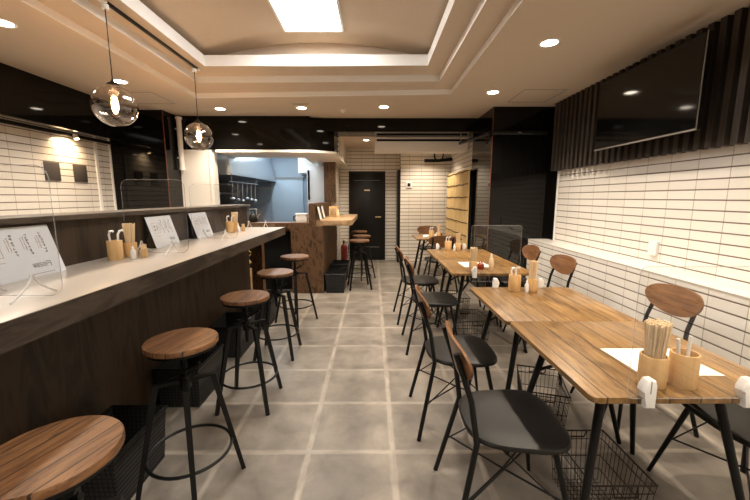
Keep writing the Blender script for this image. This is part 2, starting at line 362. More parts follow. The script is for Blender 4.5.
def struct(o, label=None, cat=None): return tag(o, label, cat, None, 'structure')
def copy_tree(o, parent=None):
    c = o.copy(); C.objects.link(c)
    if parent: c.parent = parent
    for ch in list(o.children): copy_tree(ch, c)
    return c
def rrect(w, h, r, n=6, cx=0, cy=0):
    out = []
    for sx, sy, a0 in ((1, 1, 0), (-1, 1, 90), (-1, -1, 180), (1, -1, 270)):
        for i in range(n+1):
            a = math.radians(a0+90*i/n); out.append((cx+sx*(w/2-r)+r*math.cos(a), cy+sy*(h/2-r)+r*math.sin(a)))
    return out
def area(name, loc, sx, sy, power, col, rot=(0, 0, 0)):
    l = bpy.data.lights.new(name, 'AREA'); l.shape = 'RECTANGLE'; l.size = sx; l.size_y = sy; l.energy = power; l.color = col
    o = bpy.data.objects.new(name, l); C.objects.link(o); o.location = loc; o.rotation_euler = rot; return o

# ------------------------------------------------------------------ room shell
struct(MB().box(-3.7, 2.5, -3.0, 8.4, -0.1, 0).build('floor', 'floor'), 'grey stone-look floor tiles with pale joints', 'floor')

# ceiling: flat field, three coving steps, barrel vault
RX = [(-2.08, .886), (-1.865, .705), (-1.65, .537)]
RB = [(4.39, 4.21), (4.01, 3.945), (3.715, 3.684)]      # far edge: y at left, y at right
RN = [-1.25, -1.03, -0.85]
RZ = [ZC, 2.557, 2.624, 2.726]
def ringpts(k, z): (a, b), (yl, yr), yn = RX[k], RB[k], RN[k]; return [(a, yn, z), (b, yn, z), (b, yr, z), (a, yl, z)]
def ringfaces(mb, A, B):
    for i in range(4): mb.quad(A[i], A[(i+1) % 4], B[(i+1) % 4], B[i])
cb = MB()
outer = [(-3.24, -3.0, ZC), (2.5, -3.0, ZC), (2.5, 5.45, ZC), (-3.24, 5.45, ZC)]
ringfaces(cb, outer, ringpts(0, ZC))
ringfaces(cb, ringpts(0, RZ[1]), ringpts(1, RZ[1]))
ringfaces(cb, ringpts(1, RZ[2]), ringpts(2, RZ[2]))
struct(cb.build('ceiling', 'ceiling', recalc=False), 'cream ceiling with a stepped recess', 'ceiling')
rb = MB()
for k in range(3): ringfaces(rb, ringpts(k, RZ[k]), ringpts(k, RZ[k+1]))
# small square lip on each riser
struct(rb.build('trim_1', 'trimwhite', recalc=False), 'white painted risers of the stepped ceiling recess', 'coving')
vb = MB(); x0, x1, yv0, yv1 = -1.83, 0.72, -1.05, 3.93
zl = 2.726
# flat hidden shelf behind the top riser
ringfaces(vb, ringpts(2, zl), [(x0, yv0, zl), (x1, yv0, zl), (x1, yv1, zl), (x0, yv1, zl)])
n = 24; cx = (x0+x1)/2; hw = (x1-x0)/2; sag = 0.20
R_ = (hw*hw+sag*sag)/(2*sag)
arc = [(cx-hw+2*hw*i/n, zl+sag-R_+math.sqrt(R_*R_-(-hw+2*hw*i/n)**2)) for i in range(n+1)]
for (xa, za), (xb, zb) in zip(arc, arc[1:]):
    vb.quad((xa, yv0, za), (xb, yv0, zb), (xb, yv1, zb), (xa, yv1, za)); 
for yy in (yv0, yv1):
    vb.bm.faces.new([vb.bm.verts.new((a, yy, b)) for a, b in arc])
for f in vb.bm.faces: f.smooth = False
struct(vb.build('ceiling_vault', 'ceiling', recalc=False), 'shallow barrel vault above the recess', 'ceiling')

# right wall
struct(MB().box(2.37, 2.5, -3.0, 4.60, 0, ZC).build('wall_right', 'tile_r'), 'right wall of white stacked tiles', 'wall')
lg = struct(MB().box(2.10, 2.37, -3.0, 4.75, 0, 0.782).build('wall_ledge', 'tile_lr'), 'low tiled ledge along the right wall', 'wall')
struct(MB().box(2.098, 2.37, -3.0, 4.75, 0.782, 0.795).build('trim_2', 'ledge_top'), 'white tiled top of the low ledge', 'ledge top')
sl = MB(); sl.box(2.335, 2.37, -3.0, 4.60, 1.70, ZC)
y = 4.595
while y > -3.0:
    sl.box(2.262, 2.335, y-0.045, y, 1.68, ZC); y -= 0.088
struct(sl.build('trim_3', 'slat'), 'dark vertical slat cladding on the upper right wall', 'slat cladding')
struct(MB().box(2.358, 2.371, 4.575, 4.602, 0.795, 1.68).build('trim_4', 'trimwhite'), 'white tile edge trim at the far end of the right wall', 'trim')

struct(MB().box(2.355, 2.5, 4.602, 4.75, 0.795, ZC).build('wall_return_right', 'blackgloss'), 'black gloss strip at the end of the right wall', 'wall')
# black gloss box at the far right and tiled rear room
struct(MB().box(1.55, 2.5, 4.75, 5.68, 0, ZC).build('wall_box_right', 'blackgloss'), 'black gloss wall box on the right', 'wall')
struct(MB().box(1.545, 1.553, 4.745, 4.752, 0, ZC).build('trim_5', 'rededge'), 'copper red edge strip of the right black wall box', 'trim')
struct(MB().box(1.57, 1.72, 5.68, 7.42, 0, 2.6).build('wall_rear_right', tiles('white_tiles_rear_side', 'Y', 6.0, 0.243, 1.86, 0.0735, tile=(0.78, 0.72, 0.63), hw=0.010)), 'tiled side wall of the rear passage', 'wall')
struct(MB().box(0.56, 1.57, 7.3, 7.42, 0, 2.6).build('wall_rear', 'tile_b'), 'white tiled rear wall beside the bamboo screen', 'wall')
struct(MB().box(-0.85, 0.56, 7.62, 7.75, 0, 2.6).build('wall_back', 'tile_b'), 'white tiled back wall around the black door', 'wall')
struct(MB().box(0.56, 0.60, 7.42, 7.75, 0, 2.6).build('wall_return', 'tile_b'), 'short tiled wall return', 'wall')
struct(MB().box(-0.70, 1.57, 5.83, 7.62, 2.36, 2.46).build('ceiling_rear', 'ceiling'), 'lower pale ceiling over the rear passage', 'ceiling')

# beam
bm_ = MB(); bm_.box(-2.80, -0.91, 5.29, 5.42, 2.03, ZC)
bm_.box(-0.91, 1.55, 5.42, 5.83, 2.305, ZC)
struct(bm_.build('wall_beam', 'blackgloss'), 'black gloss beam across the room', 'beam')
struct(MB().prism([(-0.91, 5.29), (-0.58, 5.50), (-0.56, 5.84), (-0.62, 5.84), (-0.66, 5.56), (-0.97, 5.42)], 2.03, 2.46).build('wall_beam_side', 'blackgloss'), 'black gloss fascia turning along the passage', 'beam')

# left side
struct(MB().box(-3.70, -3.55, -3.0, 4.94, 0, 2.42).build('wall_left', 'tile_l'), 'left wall of white stacked tiles', 'wall')
struct(MB().box(-3.24, -3.21, -3.0, 4.94, 2.06, ZC).build('wall_fascia_left', 'blackgloss'), 'black gloss fascia hanging over the left aisle', 'fascia')
struct(MB().box(-3.55, -3.24, -3.0, 4.94, 2.38, 2.42).build('ceiling_left', 'ceiling'), 'ceiling strip behind the left fascia', 'ceiling')
struct(MB().box(-3.555, -3.535, 4.66, 4.70, 0, 2.38).build('trim_6', 'trimwhite'), 'white corner trim in the left tiled wall', 'trim')
struct(MB().box(-3.55, -3.535, 4.915, 4.94, 0, 2.38).build('trim_7', 'trimwhite'), 'white end trim of the left tiled wall', 'trim')
struct(MB().box(-3.70, -2.80, 4.94, 5.45, 0, ZC).build('wall_box_left', 'blackgloss'), 'black gloss wall box on the left', 'wall')
struct(MB().box(-2.805, -2.794, 4.934, 4.942, 0, ZC).build('trim_8', 'rededge'), 'copper red edge strip of the left black wall box', 'trim')
struct(MB().box(-2.80, -2.34, 5.29, 5.42, 0, 2.03).build('wall_kitchen_front', 'white'), 'white wall left of the kitchen opening', 'wall')
# camera-side walls
struct(MB().box(-3.7, 2.5, -3.12, -3.0, 0, ZC).build('wall_front', 'white'), 'front wall', 'wall')

# white frame of the kitchen opening
struct(MB().prism([(-2.27, 5.27), (-0.91, 5.27), (-0.555, 5.49), (-0.545, 7.60), (-1.18, 7.60), (-1.13, 6.00), (-2.27, 6.00)], 1.995, 2.028).build('trim_9', 'white'), 'white lintel board over the kitchen opening', 'lintel')
struct(MB().box(-2.37, -2.325, 5.27, 5.44, 0, 1.995).build('trim_11', 'white'), 'white jamb at the left of the kitchen opening', 'jamb')
struct(MB().box(-0.915, -0.70, 6.72, 6.86, 1.265, 1.994).build('trim_10', 'ply_mid'), 'brown wooden post at the end of the kitchen opening', 'post')
struct(MB().box(-0.85, -0.70, 6.86, 7.62, 0, 1.994).build('wall_passage', tiles('white_tiles_passage', 'Y', 6.0, 0.243, 1.86, 0.0735, tile=(0.78, 0.72, 0.63), hw=0.010)), 'tiled wall at the left of the passage', 'wall')
struct(MB().box(-0.70, -0.54, 5.84, 7.62, 2.03, 2.40).build('wall_passage_upper', tiles('white_tiles_passage_upper', 'Y', 6.0, 0.243, 1.86, 0.0735, tile=(0.78, 0.72, 0.63), hw=0.010)), 'tiled upper wall over the passage side', 'wall')
# kitchen shell
kc = MB(); kc.box(-3.4, -3.3, 5.45, 8.3, 0, 2.4); struct(kc.build('wall_kitchen_left', 'darkstuff'), 'dark tiled kitchen side wall', 'wall')
struct(MB().box(-3.4, -0.85, 8.2, 8.3, 0, 2.4).build('wall_kitchen_back', 'bluewall'), 'pale grey-blue kitchen back wall', 'wall')
struct(MB().box(-0.95, -0.85, 7.75, 8.3, 0, 2.4).build('wall_kitchen_right', 'bluewall'), 'kitchen right wall', 'wall')
struct(MB().box(-3.4, -0.72, 5.42, 8.3, 2.4, 2.45).build('ceiling_kitchen', 'white'), 'white kitchen ceiling', 'ceiling')

# doors at the rear
d = thing('door_1', 'black passage door with small brass plate and lever', 'door', (-0.125, 7.62, 0)); struct(d)
MB().box(-0.355, 0.355, -0.02, 0.0, 0, 1.86, bev=0.003).build('door_leaf', 'blacksat', d)
MB().box(-0.26, 0.26, -0.026, -0.02, 0.28, 0.29).box(-0.28, 0.28, -0.026, -0.02, 1.70, 1.706).build('panel_moulding', 'grey', d)
MB().box(-0.06, 0.06, -0.024, -0.02, 1.485, 1.51).build('door_plate', 'brass', d)
MB().box(0.17, 0.29, -0.06, -0.045, 0.925, 0.945, bev=0.003).cyl((0.285, -0.045, 0.935), (0.285, -0.02, 0.935), 0.012).build('door_handle', 'brass', d)
f = MB(); f.box(-0.385, -0.355, -0.03, 0, 0, 1.89).box(0.355, 0.385, -0.03, 0, 0, 1.89).box(-0.385, 0.385, -0.03, 0, 1.86, 1.89)
f.build('door_frame', 'blacksat', d)
d = thing('door_2', 'narrow black door edge beside the tiled corner', 'door', (0.53, 7.62, 0)); struct(d)
MB().box(-0.03, 0.03, -0.30, 0.0, 0, 1.90).build('door_leaf', 'blacksat', d)
MB().box(-0.045, -0.03, -0.27, -0.24, 0.9, 0.93).build('door_handle', 'brass', d)

# ------------------------------------------------------------------ lights of the room
DL = [((1.33, 2.86), 'near right of the ceiling recess above the tables'), ((1.33, 4.13), 'in the ceiling beside the right access panel'),
      ((0.14, 4.78), 'in front of the black beam, rightmost of three'), ((-0.93, 4.84), 'in front of the black beam, middle of three'),
      ((-2.01, 4.89), 'in front of the black beam, leftmost of three'), ((-2.54, 3.78), 'just behind the nearer glass globe pendant'),
      ((-2.47, 2.57), 'at the upper left edge of the photo')]
HID = [(1.33, 1.55), (1.33, 0.2), (1.33, -1.2), (-2.5, 1.3)]  # unseen downlights, added to light the near tables and bar
def downlight(x, y, lab, z=ZC, r=0.058, power=None):
    t = thing('ceiling_downlight', 'round recessed downlight ' + lab, 'downlight', (x, y, z), 0, 'recessed ceiling downlights')
    m = MB()
    m.lathe([(r, -0.001), (r+0.014, -0.004), (r+0.016, 0.0), (r, 0.002)], n=32, capb=False, capt=False)
    m.build('trim_ring', 'trimwhite', t)
    MB().lathe([(r, -0.0015), (r, 0.0)], n=32).build('diffuser', 'lamp_on', t)
    l = bpy.data.lights.new('downlight_lamp', 'SPOT'); l.energy = power or DOWN_W; l.color = WARM; l.spot_size = math.radians(125); l.spot_blend = 0.75; l.shadow_soft_size = 0.045
    lo = bpy.data.objects.new('downlight_lamp', l); C.objects.link(lo); lo.parent = t; lo.location = (0, 0, -0.03)
    return t
for (x, y), lab in DL: downlight(x, y, lab)
for x, y in HID: downlight(x, y, 'out of view, added to light the near part of the room')
downlight(-0.12, 6.55, 'in the low ceiling before the black door', z=2.36, r=0.045, power=48)
downlight(1.0, 6.75, 'in the low ceiling above the rear table', z=2.36, r=0.045, power=48)

# ceiling panel
def panel(y0, y1, lab):
    t = thing('ceiling_panel_light', lab, 'ceiling light', (-0.556, (y0+y1)/2, 2.925)); L_ = (y1-y0)
    m = MB(); w2 = 0.262
    m.box(-w2-0.02, -w2, -L_/2, L_/2, -0.03, 0.0).box(w2, w2+0.02, -L_/2, L_/2, -0.03, 0.0).box(-w2-0.02, w2+0.02, -L_/2-0.02, -L_/2, -0.03, 0.0).box(-w2-0.02, w2+0.02, L_/2, L_/2+0.02, -0.03, 0.0)
    m.build('frame', 'trimwhite', t)
    MB().box(-w2, w2, -L_/2, L_/2, -0.022, -0.01).build('diffuser', 'panel_on', t)
panel(2.42, 3.60, 'large rectangular white panel light glowing in the vaulted ceiling')
panel(-0.4, 0.78, 'unseen rectangular panel light added overhead in the vault for its light')  # second panel is out of view, added for its light

# pendant track + pendants
tr = thing('lighting_track', 'black lighting track on the stepped ceiling over the counter', 'lighting track', (-1.75, 3.15, 2.624))
MB().box(-0.012, 0.012, -0.62, 0.60, -0.018, 0, bev=0.002).build('rail', 'blacksat', tr)
MB().box(-0.02, 0.02, -0.68, -0.62, -0.022, 0).build('end_cap', 'trimwhite', tr)
MB().box(-0.02, 0.02, 0.60, 0.63, -0.022, 0).build('end_cap', 'trimwhite', tr)
def pendant(y, zc, lab):
    t = thing('globe_pendant', lab, 'pendant lamp', (-1.76, y, 2.602), 0, 'smoked glass globe pendants')
    h = zc-2.602; r = 0.137
    MB().cyl((0, 0, 0), (0, 0, -0.03), 0.022).build('canopy', 'trimwhite', t)
    MB().cyl((0, 0, -0.03), (0, 0, h+r*0.97), 0.0035, n=8).build('cord', 'blacksat', t)
    MB().lathe([(0.006, h+r+0.035), (0.012, h+r+0.02), (0.036, h+r+0.004), (0.040, h+r-0.008), (0.001, h+r-0.008)], n=28).build('cap', 'blacksat', t)
    MB().cyl((0, 0, h+r-0.008), (0, 0, h+0.058), 0.017, 0.016).build('socket', 'silver', t)
    MB().sphere((0, 0, h), r).build('globe', 'globe', t)
    b = MB(); b.lathe([(0.010, h+0.058), (0.016, h+0.045), (0.021, h+0.015), (0.019, h-0.02), (0.010, h-0.045), (0.001, h-0.052)], n=20, capt=False); b.build('bulb', 'bulb', t)
    l = bpy.data.lights.new('pendant_lamp', 'POINT'); l.energy = 5; l.color = (1, .6, .3); l.shadow_soft_size = 0.03
    lo = bpy.data.objects.new('pendant_lamp', l); C.objects.link(lo); lo.parent = t; lo.location = (0.0, 0, h-0.085)
pendant(2.545, 1.967, 'clear smoked glass globe pendant, the nearer and larger looking one')
pendant(3.72, 1.955, 'clear smoked glass globe pendant, the farther one by the white pipe')

# track + spot on the left tiled wall
t = thing('wall_light_rail', 'thin black light rail along the top of the left tiled wall', 'light rail', (-3.49, 2.0, 2.06))
MB().box(-0.018, 0.018, -4.0, 2.88, -0.018, 0.018).build('rail', 'blacksat', t)
MB().box(-0.060, -0.012, 2.80, 2.83, -0.006, 0.006).build('bracket', 'blacksat', t)
MB().box(-0.060, -0.012, 0.0, 0.03, -0.006, 0.006).build('bracket', 'blacksat', t)
t = thing('rail_spotlight', 'glowing spotlight clipped on the rail above the dark wall cards', 'spotlight', (-3.455, 4.27, 2.06))
MB().cyl((0, 0, 0.012), (0.02, 0, -0.04), 0.022, 0.026).build('spot_body', 'trimwhite', t)
MB().cyl((0.02, 0, -0.0405), (0.021, 0, -0.043), 0.022, 0.022).build('lens', 'bulb', t)
l = bpy.data.lights.new('rail_spot_lamp', 'SPOT'); l.energy = 10; l.color = (1, .72, .42); l.spot_size = math.radians(150); l.spot_blend = 0.9; l.shadow_soft_size = 0.02
lo = bpy.data.objects.new('rail_spot_lamp', l); C.objects.link(lo); lo.location = (-3.42, 4.24, 2.0); lo.rotation_euler = (0, math.radians(-35), 0)
lo.rotation_euler = (0, -math.radians(-35), 0)

# access panels, detector, vent
def access(x0, x1, y0, y1, lab):
    m = MB(); w_ = 0.006
    m.box(x0, x0+w_, y0, y1, ZC-0.003, ZC).box(x1-w_, x1, y0, y1, ZC-0.003, ZC).box(x0, x1, y0, y0+0.003, ZC-0.003, ZC).box(x0, x1, y1-0.003, y1, ZC-0.003, ZC)
    tag(m.build('ceiling_access_panel', 'grey'), lab, 'access panel')
access(1.64, 2.10, 4.02, 4.53, 'square access panel outline in the ceiling near the slats')
access(-2.98, -2.45, 4.15, 4.62, 'square access panel outline in the ceiling near the left black box')
t = thing('smoke_detector', 'small white round detector on the ceiling by the beam', 'smoke detector', (-0.40, 4.95, ZC))
MB().lathe([(0.035, 0), (0.035, -0.012), (0.02, -0.03), (0.001, -0.032)], n=24, capt=False).build('housing', 'trimwhite', t)
tag(MB().box(-1.0, -0.80, 4.62, 4.65, ZC-0.004, ZC).build('ceiling_slot', 'grey'), 'short dark slot in the ceiling before the beam', 'vent')

# white drain pipe
t = thing('wall_pipe', 'white vertical pipe beside the left black box', 'pipe', (-2.745, 5.23, 0))
MB().cyl((0, 0, 1.76), (0, 0, 2.44), 0.034, n=20).build('pipe', 'white', t)
MB().cyl((0, 0, 2.44), (0, 0, 2.47), 0.044, n=20).cyl((0, 0, 1.74), (0, 0, 1.77), 0.040, n=20).build('collar', 'white', t)
MB().box(-0.055, 0.0, -0.012, 0.012, 1.9, 1.92).build('bracket', 'white', t)
MB().box(-0.055, 0, -0.012, 0.012, 2.3, 2.32).build('bracket', 'white', t)

# ------------------------------------------------------------------ TV
t = thing('television', 'black flat television hanging on the slat cladding', 'television', (2.10, 2.915, 2.085))
MB().box(0.0, 0.035, -0.535, 0.535, -0.30, 0.30, bev=0.004).build('casing', 'blacksat', t)
MB().box(-0.002, 0.001, -0.525, 0.525, -0.285, 0.292).build('screen', 'screen', t)
MB().box(-0.004, 0.004, -0.535, 0.535, -0.302, -0.292).box(-0.003, 0.003, -0.5365, -0.534, -0.302, 0.302).build('bezel', 'silver', t)
MB().box(0.035, 0.15, -0.15, 0.15, -0.12, 0.12).box(0.15, 0.162, -0.2, 0.2, -0.18, 0.18).build('wall_bracket', 'blackmatte', t)

# outlet box on right wall, thermostat
t = thing('wall_switch_box', 'small white surface box on the right tiled wall', 'switch box', (2.37, 2.93, 0.93))
MB().box(-0.03, 0, -0.042, 0.042, -0.06, 0.06, bev=0.004).build('housing', 'plastic', t)
MB().box(-0.033, -0.03, -0.015, 0.015, -0.03, 0.03).build('rocker', 'plastic', t)
t = thing('wall_controller', 'white wall controller with dark display on rear tiles', 'controller', (0.73, 7.3, 1.60))
MB().box(-0.055, 0.055, -0.02, 0, -0.06, 0.06, bev=0.003).build('housing', 'plastic', t)
MB().box(-0.03, 0.03, -0.022, -0.02, -0.035, 0.035).build('display', 'blacksat', t)

# wall cards on left tiled wall
for y, s, lab in ((4.02, 0.5, 'square dark card on the left tiled wall, the nearer one'), (4.40, 0.5, 'square dark card on the left tiled wall, the farther one')):
    tag(MB().box(-3.55, -3.538, y-0.095, y+0.095, 1.535, 1.735, bev=0.002).build('wall_card', 'darksq'), lab, 'wall card', 'dark cards on the left wall')

# rear air conditioner, pipes, curtain arm
t = thing('air_conditioner', 'long cream ceiling air conditioner over the rear table', 'air conditioner', (0.79, 6.2, 2.305))
MB().prism([(-0.30, 0.0), (-0.30, -0.07), (-0.22, -0.21), (0.25, -0.19), (0.3, -0.1), (0.3, 0)], -0.76, 0.76, axis='X', bev=0.008).build('housing', 'white', t)
MB().box(-0.73, 0.73, -0.304, -0.29, -0.062, -0.030).build('grille', 'blackmatte', t)
MB().cyl((-0.6, 0, 0), (-0.6, 0, 0.055), 0.02).cyl((0.6, 0, 0), (0.6, 0, 0.055), 0.02).build('hanger', 'white', t)
t = thing('wall_pipe_run', 'black insulated pipe bending on the rear tiled wall', 'pipe', (1.27, 7.2, 2.07))
MB().tube([(-0.25, 0, 0), (0.02, 0, 0), (0.30, 0, 0.03)], 0.033, 10).build('pipe', 'blackmatte', t)
MB().tube([(0.0, 0, 0.0), (-0.05, 0, 0.06), (-0.05, 0, 0.16), (0.0, 0, 0.2)], 0.014, 8).build('bent_hose', 'blackmatte', t)
MB().tube([(0.08, 0, 0.0), (0.12, 0, 0.08), (0.12, 0, 0.2)], 0.014, 8).build('bent_hose', 'blackmatte', t)
MB().tube([(0.02, 0, 0), (0.02, 0.1, 0)], 0.012, 8).build('bracket', 'blackmatte', t)
t = thing('pipe_arm', 'black duct pipe running below the beam to the slats', 'pipe', (1.38, 5.3, 2.2))
MB().tube([(0.16, -0.585, -0.03), (0.86, -0.585, -0.03)], 0.026, 10).build('pipe', 'blacksat', t)
MB().ring((0.5, -0.585, -0.03), 0.03, 0.004, 20, 6).build('collar', 'silver', t)
t = thing('curtain_arm', 'slanting black arm beside the black box edge under the beam', 'arm', (1.44, 5.2, 2.17))
MB().tube([(-0.10, 0.42, 0.0), (0.07, -0.47, 0.0)], 0.024, 10).build('arm', 'blacksat', t)
MB().cyl((-0.095, 0.40, 0.02), (-0.095, 0.40, 0.135), 0.007, n=8).build('hanger', 'silver', t)

# bamboo screen (reed blind)
t = thing('reed_screen', 'tall golden reed screen laced with dark cord beside the rear tables', 'reed screen', (1.49, 6.38, 0))
m = MB(); y = -0.80; i = 0
while y < 0.80:
    r = 0.0105+0.0015*random.random(); m.cyl((0.004*random.random(), y, 0.03), (0.004*random.random(), y, 1.785+0.012*random.random()), r, n=6); y += 0.0205
o = m.build('reeds', 'reed', t); tag(o, kind='stuff')
m = MB()
for k in range(9):
    z = 0.12+k*0.205
    m.tube([(-0.014-0.002*math.sin(j), -0.81+1.62*j/16, z+0.006*math.sin(j*1.3)) for j in range(17)], 0.0062, 5)
m.build('lacing_cord', 'blackmatte', t)
MB().box(0.016, 0.045, -0.83, -0.79, 0, 1.76).box(0.016, 0.045, 0.79, 0.83, 0, 1.76).box(0.016, 0.045, -0.83, 0.83, 1.70, 1.74).build('support_frame', 'blackmatte', t)

# ------------------------------------------------------------------ bar counter
t = thing('bar_counter', 'long bar counter with pale top and dark wood front', 'bar counter', (0, 0, 0))
y0, y1 = -1.2, 4.2
MB().box(-1.575, -1.05, y0, y1, 0.968, 1.0, bev=0.002).build('countertop', 'counter_top', t)
MB().box(-1.075, -1.043, y0, y1+0.01, 0.915, 0.9995).box(-1.56, -1.075, y0, y1, 0.925, 0.968).box(-1.56, -1.043, y1, y1+0.01, 0.915, 0.9995).build('counter_edge', 'counter_wood', t)
MB().box(-1.60, -1.42, y0, 3.82, 0.0, 0.925).build('base_panel', 'ply_v', t)
MB().box(-1.62, -1.575, y0, 4.45, 0.0, 1.235).build('upstand', 'ply_v', t)
MB().box(-1.80, -1.545, y0, 4.50, 1.235, 1.262, bev=0.002).build('ledge_cap', 'counter_wood', t)
MB().box(-1.47, -1.34, 4.22, 4.32, 0, 0.93).build('end_post', 'ply_mid', t)

# kitchen half wall / block
t = thing('wooden_service_block', 'brown stained wooden partition block at the end of the bar', 'partition', (0, 0, 0))
MB().box(-1.14, -0.70, 4.89, 6.72, 0, 0.953).build('front_block', 'ply_mid', t)
MB().box(-2.27, -1.14, 4.95, 5.29, 0.88, 0.99).build('top_rail', 'ply_mid', t)
MB().box(-2.27, -1.14, 5.12, 5.29, 0, 0.88).build('back_panel', 'blackmatte', t)
MB().box(-1.9, -1.14, 4.89, 4.95, 0.925, 1.0).box(-1.14, -0.885, 4.89, 6.72, 0.953, 1.0).build('top_plate', 'ply_mid', t)
MB().box(-0.885, -0.80, 4.89, 6.86, 0.953, 1.265).build('upstand', 'ply_mid', t)
t = thing('wall_shelf_counter', 'small pale wooden counter shelf at the end of the block', 'shelf counter', (-0.555, 5.95, 0))
MB().prism([(-0.245, -0.95), (0.20, -0.95), (0.255, -0.85), (0.255, 0.90), (-0.245, 0.90)], 0.953, 1.03, bev=0.004).build('shelf_board', 'shelf_wood', t)

# sake carton & white box in the gap
t = thing('patterned_carton', 'black carton with gold swirls behind the counter end', 'carton', (-1.67, 4.72, 0.42))
MB().box(-0.10, 0.10, -0.08, 0.08, 0, 0.46, bev=0.003).build('carton', 'blacksat', t)
MB().tube([(0.05*math.sin(a*1.9)-0.01, -0.082, 0.04+a*0.055) for a in [i*0.25 for i in range(28)]], 0.007, 5).tube([(0.03*math.cos(a*2.3)+0.03, -0.082, 0.06+a*0.05) for a in [i*0.25 for i in range(26)]], 0.005, 5).build('swirl_print', 'gold', t)
MB().box(-0.1, 0.1, -0.082, -0.079, 0.36, 0.385).build('white_band', 'paper', t)
tag(MB().box(-1.79, -1.55, 4.62, 4.84, 0, 0.42, bev=0.004).build('cardboard_box', 'shelf_wood'), 'pale box on the floor under the patterned carton', 'box')

# ------------------------------------------------------------------ kitchen equipment
t = thing('extractor_hood', 'stainless steel extractor hood in the kitchen', 'extractor hood', (0, 0, 0))
MB().prism([(-3.28, 1.70), (-2.2, 1.70), (-2.2, 1.78), (-2.32, 2.38), (-3.28, 2.38)], 5.62, 8.15, axis='Y').build('canopy', 'steel', t)
MB().box(-2.205, -2.19, 5.62, 8.15, 1.70, 1.72).build('drip_edge', 'steel', t)
t = thing('tube_light', 'bright cool fluorescent tube on the kitchen ceiling', 'tube light', (-1.95, 7.15, 2.36))
MB().box(-0.05, 0.05, -0.65, 0.65, 0, 0.04).build('housing', 'plastic', t)
MB().cyl((0, -0.62, -0.03), (0, 0.62, -0.03), 0.018).build('tube', 'tube_on', t)
MB().box(-0.02, 0.02, -0.65, -0.62, -0.05, 0).box(-0.02, 0.02, 0.62, 0.65, -0.05, 0).build('end_cap', 'plastic', t)
area('kitchen_tube_glow', (-1.95, 7.15, 2.30), 0.1, 1.2, 9, (0.74, 0.88, 1.0))
t = thing('tube_light', 'added cool fluorescent tube near the opening to brighten the refrigerator', 'tube light', (-1.60, 5.95, 2.36))  # added lamp, brightens the refrigerator front and the kitchen opening
MB().box(-0.55, 0.55, -0.05, 0.05, 0, 0.04).build('housing', 'plastic', t)
MB().cyl((-0.52, 0, -0.03), (0.52, 0, -0.03), 0.018).build('tube', 'tube_on', t)
area('kitchen_tube_glow', (-1.60, 5.95, 2.30), 1.0, 0.1, 7, (0.74, 0.88, 1.0))
t = thing('cooking_range', 'dark stainless cooking range under the hood', 'cooking range', (-2.75, 6.9, 0))
MB().box(-0.52, 0.50, -1.2, 1.2, 0, 0.80, bev=0.005).build('body', 'blacksat', t)
for k in range(3): MB().ring((0.0, -0.8+k*0.8, 0.815), 0.14, 0.012, 24, 6).ring((0.0, -0.8+k*0.8, 0.815), 0.07, 0.012, 24, 6).build('burner', 'blackmatte', t)
for k, (x, y, r, h) in enumerate(((-2.7, 6.1, 0.15, 0.28), (-2.7, 6.9, 0.17, 0.34), (-2.72, 7.7, 0.13, 0.22))):
    p = thing('stock_pot', ['stock pot on the nearest burner', 'tall stock pot on the middle burner', 'small stock pot on the far burner'][k], 'pot', (x, y, 0.827), 0, 'pots on the range')
    MB().lathe([(r*0.96, 0), (r, 0.02), (r, h), (r*1.03, h+0.005), (r*0.97, h+0.005), (r*0.95, 0.03)], n=28).build('pot', 'steel', p)
    MB().tube([(r, -0.04, h*0.7), (r+0.05, -0.04, h*0.72), (r+0.05, 0.04, h*0.72), (r, 0.04, h*0.7)], 0.007, 6).build('handle', 'steel', p)
t = thing('wall_shelf', 'dark kitchen wall shelf below the hood', 'shelf', (-3.18, 6.9, 1.42))
MB().box(-0.12, 0.10, -1.2, 1.2, 0, 0.03).build('shelf_board', 'steel', t)
t = thing('utensil_rail', 'steel utensil rail hanging below the hood', 'rail', (-2.27, 6.4, 1.60))
MB().cyl((0, -0.7, 0), (0, 0.7, 0), 0.008).cyl((0, -0.6, 0), (0, -0.6, 0.10), 0.006).cyl((0, 0.6, 0), (0, 0.6, 0.10), 0.006).build('rail', 'steel', t)
for k in range(6):
    y = 5.8+k*0.22
    u = thing('ladle', 'ladle hanging from the kitchen rail', 'ladle', (-2.27, y, 1.60), 0, 'ladles on the kitchen rail')
    MB().tube([(0, 0, 0.0), (0.012, 0, 0.012), (0.012, 0, -0.02), (0.0, 0, -0.24-0.02*(k % 3))], 0.005, 6).build('handle', 'steel', u)
    MB().sphere((0, 0, -0.27-0.02*(k % 3)), 0.04, 0.6, 10).build('bowl', 'steel', u)
t = thing('refrigerator', 'tall pale steel refrigerator behind the side opening', 'refrigerator', (-1.10, 7.25, 0))
MB().box(-0.17, 0.17, -0.3, 0.4, 0, 1.95, bev=0.01).build('cabinet', 'plastic', t)
MB().box(-0.165, 0.165, -0.32, -0.3, 0.9, 1.93, bev=0.005).build('door', 'plastic', t)
MB().box(-0.150, -0.120, -0.35, -0.32, 1.30, 1.86).build('handle', 'blackmatte', t)
t = thing('wall_cabinet', 'white cabinet high on the kitchen back wall', 'cabinet', (-1.42, 8.02, 1.86))
MB().box(-0.20, 0.20, -0.18, 0.18, 0, 0.48, bev=0.004).build('body', 'white', t)
MB().box(-0.19, 0.19, -0.195, -0.18, 0.01, 0.47, bev=0.003).build('door', 'white', t)
d = thing('door_3', 'pale blue kitchen back door', 'door', (-1.95, 8.2, 0)); struct(d)
MB().box(-0.36, 0.36, -0.03, 0, 0, 1.76, bev=0.003).build('door_leaf', 'bluedoor', d)
MB().box(-0.38, 0.38, -0.05, 0, 1.76, 1.80).build('door_head', 'grey', d)
MB().box(0.28, 0.32, -0.07, -0.03, 0.9, 1.0).build('door_handle', 'steel', d)
t = thing('white_container', 'white lidded plastic container on the partition top', 'container', (-1.02, 5.08, 1.0))
